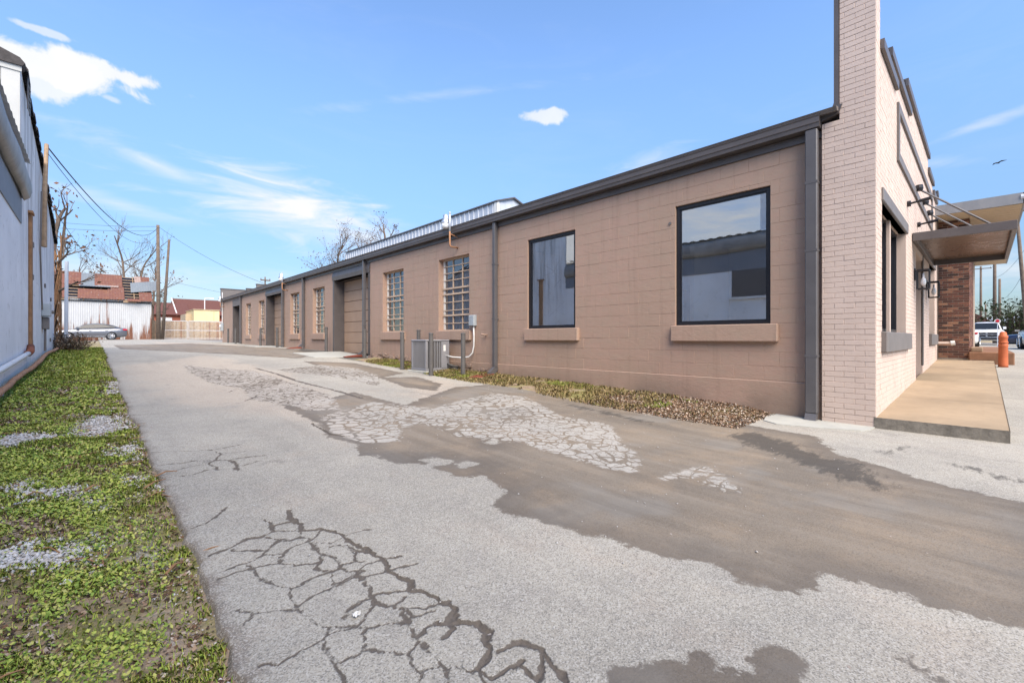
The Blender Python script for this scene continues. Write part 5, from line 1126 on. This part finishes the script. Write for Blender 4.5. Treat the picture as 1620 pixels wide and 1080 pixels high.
tree('ridge_tree', 'thin dead-topped tree right beside the brown-leaved one behind the roof', (22.9, 45, .9), [dict(to=(.3, 0, 11.0), r=.2, L=2.0, n=6, h=1)], 3, 27, 120, .09)
# ivy-wrapped trunk at the end of the white wall
tree('pollard_tree', 'ivy-wrapped pollarded trunk at the far end of the white wall', (-1.15, 24.2, .6), [dict(to=(.05, 0, 4.6), r=.13, L=1.0, n=4, h=1), dict(to=(.3, .2, 4.9), r=.07, L=.9, n=3, h=1)], 2, 33, 160, .07, None, 2)
mb = MB(); rn = random.Random(35)
for k in range(34):
    a = rn.uniform(0, 6.28); z0 = rn.uniform(.5, 1.8); r = .17; mb.tube([(-1.1 + r * math.cos(a + s * .5), 24.2 + r * math.sin(a + s * .5), z0 + s * rn.uniform(.3, .55)) for s in range(8)], .016, 4)
solo('dead_vine', mb, 'wood_brown', 'tangle of dry brown vines around the trunk at the wall end', 'vine')
mb = MB(); mb.tube([(-.78, 23.3, .5), (-.76, 23.3, 4.0)], .055, 10); tag(link('metal_post', mb.mesh('metal_post'), 'galvanised'), 'grey metal post beside the ivy-wrapped trunk', 'post')
def brush(name, c, rx, ry, h, n, seed, mat, label, size=.05, cat='bush'):
    rn = random.Random(seed); t, P_ = wthing(name, label, cat, c); mb = MB(); lf = MB()
    for _ in range(n):
        a = rn.uniform(0, 6.28); q = rn.random() ** .5; p = np.array((c[0] + rx * q * math.cos(a) * .5, c[1] + ry * q * math.sin(a) * .5, c[2])); e = p + np.array((rn.gauss(0, rx * .4), rn.gauss(0, ry * .4), h * rn.uniform(.4, 1)))
        mb.tube([p, (p + e) / 2 + np.array((rn.gauss(0, .08), rn.gauss(0, .08), .05)), e], [.012, .009, .004], 3, False)
        for _ in range(5): s = size * rn.uniform(.5, 1.4); o = p + (e - p) * rn.uniform(.3, 1) + np.array([rn.gauss(0, .08) for _ in range(3)]); u = np.array([rn.gauss(0, 1) for _ in range(3)]); u /= np.linalg.norm(u); w = np.cross(u, (0.3, .5, .8)); lf.add([tuple(o + u * s), tuple(o + w * s * .6), tuple(o - u * s), tuple(o - w * s * .6)], [(0, 1, 2, 3)])
    P_('stems', mb, 'bark'); P_('leaves', lf, mat, None, False, True)
brush('dry_shrub', (-.62, 22.6, .6), .7, 1.2, .85, 120, 51, 'litter', 'dry brown brushwood heaped at the end of the grass verge')
brush('far_shrub', (78, -3.9, .6), 4, 6, 5.5, 900, 52, 'green_far', 'grey-brown shrub far away at the right edge of the view', .22)

# ================================================================== VEHICLES
def loft(secs):
    mb = MB(); n = len(secs[0]); mb.add([p for s in secs for p in s], [(i * n + j, i * n + (j + 1) % n, (i + 1) * n + (j + 1) % n, (i + 1) * n + j) for i in range(len(secs) - 1) for j in range(n)] + [tuple(range(n)), tuple(range((len(secs) - 1) * n, len(secs) * n))]); return mb
def car(label, loc, rz, color, kind='sedan', name='parked_car'):
    t = thing(name, label, 'car' if kind == 'sedan' else 'pickup', loc, 'parked cars', rz)
    def sec(x, w, z0, z1, crown=.03): return [(x, -w * .90, z0), (x, -w, z0 + .16), (x, -w, z0 + (z1 - z0) * .6), (x, -w * .97, z1 - .05), (x, -w * .86, z1), (x, 0, z1 + crown), (x, w * .86, z1), (x, w * .97, z1 - .05), (x, w, z0 + (z1 - z0) * .6), (x, w, z0 + .16), (x, w * .90, z0)]
    if kind == 'sedan':
        S = [(-2.42, .62, .32, .58), (-2.36, .76, .24, .68), (-2.1, .86, .2, .78), (-1.6, .90, .2, .86), (-.95, .92, .2, .93), (0, .93, .2, .96), (.9, .93, .2, .99), (1.5, .92, .2, 1.02), (2.0, .89, .22, 1.05), (2.32, .83, .28, 1.04), (2.44, .72, .36, .96)]
        R = [(-1.05, .78, .92, .80, .02), (-.30, .76, .95, .60, .42), (.15, .75, .96, .57, .475), (.8, .75, .98, .56, .465), (1.35, .75, 1.0, .58, .33), (2.05, .76, 1.04, .70, .02)]; WX_, wr = (-1.45, 1.36), .335
    else:
        S = [(-2.85, .80, .45, 1.0), (-2.8, .94, .36, 1.12), (-2.4, .99, .34, 1.19), (-1.5, 1.0, .34, 1.23), (-1.2, 1.0, .34, 1.25), (.6, 1.0, .34, 1.27), (.65, 1.0, .34, 1.30), (2.7, 1.0, .36, 1.30), (2.85, .96, .42, 1.26)]
        R = [(-1.35, .88, 1.22, .85, .02), (-.65, .85, 1.24, .70, .60), (-.1, .84, 1.25, .68, .66), (.45, .84, 1.26, .68, .62), (.66, .86, 1.28, .74, .02)]; WX_, wr = (-1.9, 1.75), .41
    part('body', loft([sec(*s) for s in S]), color, t, True)
    roof = loft([[(x, -wb, zb - .03), (x, -(wb * .45 + wt * .55), zb + h * .55), (x, -wt, zb + h * .93), (x, -wt * .8, zb + h), (x, 0, zb + h * 1.03), (x, wt * .8, zb + h), (x, wt, zb + h * .93), (x, wb * .45 + wt * .55, zb + h * .55), (x, wb, zb - .03)] for x, wb, zb, wt, h in R]); part('cabin', roof, color, t, True)
    for s in (-1, 1):
        m = MB(); bot = []; top = []
        for x, wb, zb, wt, h in R:
            if h < .1: continue
            bot.append((x, s * (wb * .96 + .02), zb + .06)); top.append((x, s * (wt + .022 + .02 * (wb - wt)), zb + h * .86))
        x0, wb0, zb0 = R[0][0] + .22, R[0][1], R[0][2]; x1, wb1, zb1 = R[-1][0] - (.32 if kind == 'sedan' else .05), R[-1][1], R[-1][2]
        poly = [(x0, s * (wb0 * .96 + .02), zb0 + .07)] + top + [(x1, s * (wb1 * .93), zb1 + .07)] + bot[::-1]; m.add(poly, [tuple(range(len(poly)))]); gl = part('side_window', m, 'car_glass', t)
        xm = .22 if kind == 'sedan' else 0.0; m = MB(); m.add([(xm - .03, s * .955 * .8 + s * .035, R[2][2] + .05), (xm + .04, s * .955 * .8 + s * .035, R[2][2] + .05), (xm + .03, s * (R[2][3] + .05), R[2][2] + R[2][4] * .88), (xm - .02, s * (R[2][3] + .05), R[2][2] + R[2][4] * .88)], [(0, 1, 2, 3)]); part('pillar', m, 'frame_black', gl)
        m = MB(); m.box(-.9 if kind == 'sedan' else -1.15, -.72 if kind == 'sedan' else -.98, min(s * .93, s * 1.1), max(s * .93, s * 1.1), (.98 if kind == 'sedan' else 1.3), (1.09 if kind == 'sedan' else 1.5)); part('mirror', m, color, t)
        for hx_ in ((-.1, .95) if kind == 'sedan' else (-.2, .4)): m = MB(); w_ = 1.0 if kind != 'sedan' else .935; m.box(hx_, hx_ + .18, min(s * w_ * .985, s * (w_ + .018)), max(s * w_ * .985, s * (w_ + .018)), S[5][3] - .18, S[5][3] - .15); part('door_handle', m, 'chrome', t)
        for k, (xx0, zz0, L, mat, nm) in enumerate(((S[1][0] - .03, S[1][3] - .13, .3, 'lamp_clear', 'headlight'), (S[-2][0] - .18, S[-2][3] - .20, .31, 'lamp_red', 'tail_light'))):
            m = MB(); w_ = S[1][1] if k == 0 else S[-2][1]; m.cbox(xx0, xx0 + L, min(s * w_ * .72, s * (w_ + .045)), max(s * w_ * .72, s * (w_ + .045)), zz0, zz0 + .13, .03); part(nm, m, mat, t)
        for xw in WX_:
            m = MB(); W = S[4][1]; m.tube([(xw, s * (W - .24), wr), (xw, s * (W + .004), wr)], wr + .055, 24); part('wheel_arch', m, 'frame_black', t)
            m = MB(); m.tube([(xw, s * (W - .2), wr), (xw, s * (W - .02), wr), (xw, s * (W + .012), wr)], [wr, wr, wr - .03], 24); ty = part('wheel', m, 'rubber', t)
            m = MB(); m.tube([(xw, s * (W + .0), wr), (xw, s * (W + .02), wr)], wr * .70, 20); m2 = MB()
            part('rim', m, 'interior_dark', ty)
            for k in range(7): a = k * 2 * math.pi / 7; m2.tube([(xw, s * (W + .024), wr), (xw + wr * .68 * math.cos(a), s * (W + .022), wr + wr * .68 * math.sin(a))], .034, 5)
            m2.tube([(xw + wr * .69 * math.cos(a), s * (W + .022), wr + wr * .69 * math.sin(a)) for a in np.linspace(0, 6.2832, 21)], .022, 5, False); part('spokes', m2, 'chrome', ty)
        m = MB(); w_ = S[4][1]; m.box(WX_[0] + .4, WX_[1] - .4, min(s * (w_ - .02), s * (w_ + .012)), max(s * (w_ - .02), s * (w_ + .012)), S[4][2] + .06, S[4][2] + .10); part('sill_trim', m, 'chrome', t)
    f, b = R[0], R[1]; m = MB(); e = .012; m.add([(f[0] + .06, -f[1] * .88, f[2] + .05), (f[0] + .06, f[1] * .88, f[2] + .05), (b[0] - .06, b[3] * .92, b[2] + b[4] * .93), (b[0] - .06, -b[3] * .92, b[2] + b[4] * .93)], [(0, 1, 2, 3)]); m.v = [(x - .03, y, z + .035) for x, y, z in m.v]; part('windscreen', m, 'car_glass', t)
    b, f = R[-2], R[-1]; m = MB(); m.add([(f[0] - .08, -f[1] * .85, f[2] + .05), (f[0] - .08, f[1] * .85, f[2] + .05), (b[0] + .04, b[3] * .9, b[2] + b[4] * .93), (b[0] + .04, -b[3] * .9, b[2] + b[4] * .93)], [(0, 1, 2, 3)]); m.v = [(x + .03, y, z + .04) for x, y, z in m.v]; part('rear_window', m, 'car_glass', t)
    m = MB(); gx = S[0][0]
    if kind == 'sedan': m.cbox(gx - .02, gx + .1, -.5, .5, .36, .54, .02); part('grille', m, 'frame_black', t)
    else:
        m.cbox(gx - .03, gx + .1, -.62, .62, .66, 1.02, .03); gr = part('grille', m, 'frame_black', t); m = MB(); m.box(gx - .05, gx - .03, -.6, .6, .82, .87); m.box(gx - .05, gx - .03, -.05, .05, .68, 1.0); part('grille_bar', m, 'chrome', gr)
        m = MB(); m.cbox(gx - .12, gx + .1, -.98, .98, .42, .62, .04); part('bumper', m, 'car_dark', t)
    m = MB(); m.box(S[-1][0] - .02, S[-1][0] + .012, -.26, .26, .62, .74); part('number_plate', m, 'plastic_white', t)
    return t
car('silver sedan parked side-on before the rusty shed', (-.28, 54.6, gz(0, 54.6)), 0, 'car_silver')
car('white pickup facing the camera in the lot beyond the brick shop', (55.5, -.15, gz(55, 0)), 0, 'car_white', 'pickup', 'pickup_truck')
car('navy blue sedan parked crosswise at the right edge of the view', (49.5, -3.4, gz(49, -3)), math.radians(-90), 'car_navy')
car('grey sedan cut off by the right edge of the picture', (38.6, -2.3, gz(38, -2)), 0, 'car_grey')
car('small white sedan half hidden behind the dark brick corner', (45.0, 1.15, gz(45, 1)), math.radians(180), 'car_white')
car('dark car behind the navy sedan in the distant lot', (62.0, -3.2, gz(62, -3)), math.radians(-90), 'car_dark')
# distant poles and low building on the right
upole(58.5, -2.62, 12.5, 'nearest leaning utility pole at the right edge of the view', (-.9, .75), .15, [(.9, 2.4, 'y')], False, 'street poles on the right')
upole(85, -.95, 14.2, 'utility pole with cross-arm and round transformer in the distance', (0, 0), .2, [(.4, 2.6, 'y')], True, 'street poles on the right')
upole(105, .35, 12.4, 'thin far utility pole with cross-arm next to the brick corner', (0, 0), .18, [(.4, 2.4, 'y')], False, 'street poles on the right')
upole(92, -1.5, 9.0, 'short dark pole without cross-arm right of the transformer pole', (0, 0), .18, None, False, 'street poles on the right')
upole(120, -.2, 7.0, 'lowest and thinnest pole far off by the gabled roof', (0, 0), .16, None, False, 'street poles on the right')
for i, (a, b, s, lab) in enumerate([((58, -2.6, 9.2), (85, -.95, 9.0), .6, 'overhead cable between the leaning pole and the transformer pole'), ((58, -2.6, 7.6), (92, -1.5, 6.5), .8, 'lower cable from the leaning pole to the short dark pole'), ((58, -2.6, 7.9), (40, -9, 7.6), .4, 'cable leaving the leaning pole to the right'), ((85, -2.2, 14.3), (105, -.8, 12.4), .5, 'high cable between the two far cross-arms')]): wire('overhead_cable', a, b, s, .02, lab)
t, P_ = wthing('low_building', 'long low white-roofed building far behind the parked cars', 'building', (110, -4, .6)); mb = MB(); mb.box(108, 125, -14, -.6, .4, 3.6); P_('wall', mb, 'siding_white'); mb = MB(); mb.prism([(107.5, 3.6), (116, 4.9), (126, 3.6)], 1, -14.5, -.4); P_('roof', mb, 'galvanised')
t, P_ = wthing('gabled_house', 'small brown gabled roof showing behind the pickup', 'house', (95, 1, .6)); mb = MB(); mb.box(94, 104, -.8, 4.5, .4, 3.4); P_('wall', mb, 'cream_metal'); mb = MB(); mb.prism([(-1.2, 3.3), (1.6, 5.3), (4.9, 3.3)], 0, 93.5, 104.5); P_('roof', mb, 'roof_brown')
bt = thing('street_sign', 'small red and white sign on a thin post above the pickup bonnet', 'sign', (44, -.62, gz(44, -.6))); mb = MB(); mb.tube([(0, 0, 0), (0, 0, 1.7)], .02, 6); part('post', mb, 'galvanised', bt); mb = MB(); mb.tube([(-.04, 0, 1.72), (-.02, 0, 1.72)], .16, 8); pl = part('plate', mb, 'plastic_white', bt); mb = MB(); mb.tube([(-.06, 0, 1.74), (-.045, 0, 1.74)], .10, 8); part('red_panel', mb, 'lamp_red', pl)
# a bird over the street
q = ray(1578, 258); q = q / np.linalg.norm(q) * 70; mb = MB(); c = np.array((q[0], q[1], q[2] + EZ)); r_ = np.array((cA, -sA, 0)); f_ = np.array((sA, cA, 0)); z_ = np.array((0, 0, 1.0))
mb.tube([c - r_ * .28, c - r_ * .12, c + r_ * .1, c + r_ * .24], [.01, .07, .06, .015], 8)
for s in (-1, 1): w0 = [c - r_ * .1, c + r_ * .12, c + r_ * .16 + f_ * s * .35 + z_ * .12, c + r_ * .22 + f_ * s * .7 + z_ * .05, c + f_ * s * .36 + z_ * .13]; mb.add([tuple(p) for p in w0] + [tuple(p - z_ * .015) for p in w0], [(0, 1, 2, 3, 4), (9, 8, 7, 6, 5)] + [(i, (i + 1) % 5, 5 + (i + 1) % 5, 5 + i) for i in range(5)])
solo('bird', mb, 'bird_dark', 'small dark bird gliding high in the sky over the canopy', 'bird')

# ================================================================== GROUND COVER
def scatter_leaves(name, P0, size, mat, label, kind='clover', flat=.5):
    n = len(P0); az = RNG.uniform(0, 2 * np.pi, n)
    if kind == 'clover':
        tx = RNG.normal(0, flat, n); ty = RNG.normal(0, flat, n); a = np.stack([np.cos(az), np.sin(az), tx], -1); b = np.stack([-np.sin(az), np.cos(az), ty], -1)
        s = size[:, None]; v = np.stack([P0 - a * s, P0 + b * s * .75, P0 + a * s, P0 - b * s * .75], 1)
    else:
        lean = RNG.uniform(.1, .9, n)[:, None]; d = np.stack([np.cos(az), np.sin(az), np.zeros(n)], -1); w = np.stack([-np.sin(az), np.cos(az), np.zeros(n)], -1) * (size * .07)[:, None]; s = size[:, None]; up = np.array([0, 0, 1.0])
        m = P0 + d * lean * s * .35 + up * s * .6; t = P0 + d * lean * s + up * s * (1 - .45 * lean); v = np.stack([P0 - w, P0 + w, m + w * .7, t, m - w * .7], 1)
    k = v.shape[1]; me = np_mesh(name, v.reshape(-1, 3), np.arange(n * k).reshape(n, k)); o = link(name, me, mat); o['kind'] = 'stuff'; o['label'] = label; o['category'] = 'plants'; return o
def verge_pts(n, dens, y0, y1, pw=1.0):
    t = RNG.uniform(0, 1, n) ** pw; y = y0 + (y1 - y0) * t; x = RNG.uniform(-1.0, .42, n)
    gv = np.max([rough_sdf(x, y, p) for p in GRAVEL], axis=0)
    k = (RNG.uniform(0, 1, n) < dens(x, y) * (gv < .02 + .05 * RNG.normal(0, 1, n))) & (x < left_edge(y) - .0); x, y = x[k], y[k]
    return np.stack([x, y, verge_z(x, y)], -1)
cl = lambda x, y: np.clip((fbm(x * 4.2, y * 3.4, 81, 5) - .44 + .10 * (-x)) * 4.5, .06, 1) * np.clip((left_edge(y) - x) * 3 - .1, 0, 1)
gr = lambda x, y: np.clip((fbm(x * 5.1, y * 5.1, 91, 5) - .50) * 7, .10, 1)
p = np.concatenate([verge_pts(190000, cl, .6, 6, 1.1), verge_pts(120000, cl, 6, 25, 1.4)]); p[:, 2] += RNG.uniform(.002, .03, len(p)); scatter_leaves('clover_cover', p, (.0038 + .0010 * p[:, 1]) * RNG.uniform(.5, 1.5, len(p)), 'clover', 'low clover and weeds covering the left verge')
p = np.concatenate([verge_pts(210000, gr, .6, 6, 1.1), verge_pts(90000, gr, 6, 27, 1.3)]); scatter_leaves('grass_cover', p, (.015 + .0022 * p[:, 1]) * RNG.uniform(.4, 1.6, len(p)), 'grass', 'short yellow-green grass tufts on the left verge', 'blade')
dl = lambda x, y: np.clip((fbm(x * 4, y * 4, 95) - .30) * 3, 0.1, 1)
p = verge_pts(70000, dl, .6, 12, 1.4); p[:, 2] += .006; scatter_leaves('leaf_litter', p, (.004 + .0010 * p[:, 1]) * RNG.uniform(.4, 2.0, len(p)), 'litter', 'brown leaf litter and bark bits on the verge', 'clover', .35)
# gravel: heaps of pale limestone plus strays
def stones(name, P0, size, label, mat='gravel_stone'):
    n = len(P0); base = np.array([(0, 0, 1), (.94, 0, .1), (.29, .9, .05), (-.76, .55, .1), (-.76, -.55, 0), (.29, -.9, .1), (0, 0, -.6)]); fc = np.array([(0, 1, 2), (0, 2, 3), (0, 3, 4), (0, 4, 5), (0, 5, 1), (6, 2, 1), (6, 3, 2), (6, 4, 3), (6, 5, 4), (6, 1, 5)])
    v = base[None] * RNG.uniform(.65, 1.3, (n, 7, 3)); az = RNG.uniform(0, 6.28, n); c, s = np.cos(az)[:, None], np.sin(az)[:, None]; v = np.stack([v[..., 0] * c - v[..., 1] * s * .8, v[..., 0] * s + v[..., 1] * c * .8, v[..., 2] * .6], -1) * size[:, None, None] + P0[:, None]
    o = link(name, np_mesh(name, v.reshape(-1, 3), (fc[None] + 7 * np.arange(n)[:, None, None]).reshape(-1, 3)), mat); o['kind'] = 'stuff'; o['label'] = label; o['category'] = 'gravel'; return o
pts = []
for poly, dn in zip(GRAVEL, (900, 700, 350, 420, 260, 200, 240)):
    q = np.array(poly); lo, hi = q.min(0) - .2, q.max(0) + .2; lo[0] = max(lo[0], -1.0); hi[0] = min(hi[0], .4); x = RNG.uniform(lo[0], hi[0], dn * 6); y = RNG.uniform(lo[1], hi[1], dn * 6); k = rough_sdf(x, y, poly) + .06 * RNG.normal(0, 1, len(x)) > 0; x, y = x[k], y[k]; pts.append(np.stack([x, y, verge_z(x, y) + .004], -1))
P0 = np.concatenate(pts); stones('gravel_heap', P0, RNG.uniform(.006, .016, len(P0)) * (1 + P0[:, 1] * .04), 'pale limestone gravel in patches on the left verge')
x = RNG.uniform(-1, .42, 5200); y = RNG.uniform(.7, 1, 5200) ** 1 * 0 + RNG.uniform(.7, 12, 5200); k = (fbm(x * 3, y * 3, 44) + .35 * np.clip(x + .1, 0, .5) > .60); x, y = x[k], y[k]; P0 = np.stack([x, y, verge_z(x, y) + .003], -1); stones('stray_gravel', P0, RNG.uniform(.004, .011, len(P0)) * (1 + P0[:, 1] * .04), 'stray gravel stones scattered along the pavement edge')
x = RNG.uniform(.5, 6.5, 420); y = RNG.uniform(.8, 9, 420); P0 = np.stack([x, y, g(x, y) + .004], -1); stones('loose_grit', P0, RNG.uniform(.003, .009, 420), 'loose grit and bits lying on the alley pavement')
# twigs on the verge
mb = MB(); rn = random.Random(61)
for _ in range(70):
    y = rn.uniform(.9, 7); x = rn.uniform(-.9, .4); L = rn.uniform(.05, .22); a = rn.uniform(0, 6.28); z = float(verge_z(np.array(x), np.array(y))) + .012; mb.tube([(x, y, z), (x + L * .5 * math.cos(a), y + L * .5 * math.sin(a), z + .012), (x + L * math.cos(a + .2), y + L * math.sin(a + .2), z + .004)], [.004, .0035, .002], 4)
for (u, v, u2, v2) in ((245, 756, 280, 747), (228, 775, 262, 760), (40, 788, 68, 782), (135, 778, 160, 770), (262, 912, 290, 892)):
    a, b = G(u, v), G(u2, v2); mb.tube([(a[0], a[1], gz(*a) + .012), ((a[0] + b[0]) / 2, (a[1] + b[1]) / 2, gz(*a) + .03), (b[0], b[1], gz(*b) + .012)], [.006, .005, .003], 6)
o = part('twig_litter', mb, 'wood_brown', None); o['kind'] = 'stuff'; o['label'] = 'brown twigs and bark sticks lying on the verge'; o['category'] = 'twigs'
# bed along the wall: dry grass, green tufts, dark mulch
def bed_pts(n, y0, y1, lo=0.0, hi=1.0):
    y = RNG.uniform(y0, y1, n); e = np.minimum(bed_edge(y), 6.9); x = e + (7.04 - e) * RNG.uniform(lo, hi, n); return np.stack([x, y, bed_z(x, y)], -1)
yb1 = float(BED[:, 1].max())
p = bed_pts(24000, 3.4, yb1); k = fbm(p[:, 0] * 3, p[:, 1] * 3, 5) > .42; scatter_leaves('dry_grass', p[k], RNG.uniform(.02, .075, k.sum()), 'dry_grass', 'straw-coloured dry grass in the bed along the brown wall', 'blade')
c = G(880, 618); p = bed_pts(26000, 3, yb1); k = (np.hypot(p[:, 0] - 6.75, (p[:, 1] - 5.55) * .55) < .30) | (fbm(p[:, 0] * 2, p[:, 1] * 1.5, 15) > .66) | ((p[:, 1] > 8.2) & (fbm(p[:, 0] * 2, p[:, 1] * 2, 16) > .5)); scatter_leaves('green_grass', p[k], RNG.uniform(.02, .06, k.sum()), 'grass', 'fresh green grass tufts in the bed along the brown wall', 'blade')
p = bed_pts(16000, 2.02, 4.3); p[:, 2] += RNG.uniform(.002, .018, len(p)); scatter_leaves('mulch_litter', p, RNG.uniform(.006, .017, len(p)), 'litter', 'dark mulch and dead leaves in the bed under the big window', 'clover', .5)
p = bed_pts(260, 2.0, 4.2); p[:, 2] += .004; stones('bed_gravel', p, RNG.uniform(.006, .014, len(p)), 'small pale stones in the mulch bed')
# scraps of paper
def scrap(u, v, sz, label, onv):
    q = G(u, v); t = thing('paper_scrap', label, 'scrap', (q[0], q[1], (float(verge_z(q[0], q[1])) if onv else gz(*q)) + .006), 'scraps lying about'); mb = MB(); rn = random.Random(int(u)); vs = [((i - 2) * sz / 2, (j - 2) * sz / 2.6, abs(rn.gauss(.008, .008))) for i in range(5) for j in range(5)]
    mb.add(vs, [(5 * i + j, 5 * i + 5 + j, 5 * i + 6 + j, 5 * i + 1 + j) for i in range(4) for j in range(4)]); part('paper', mb, 'plastic_white', t, True)
scrap(108, 923, .026, 'crumpled pale scrap of paper on the green verge', True); scrap(564, 976, .014, 'tiny white scrap among the cracks in the pavement', False)
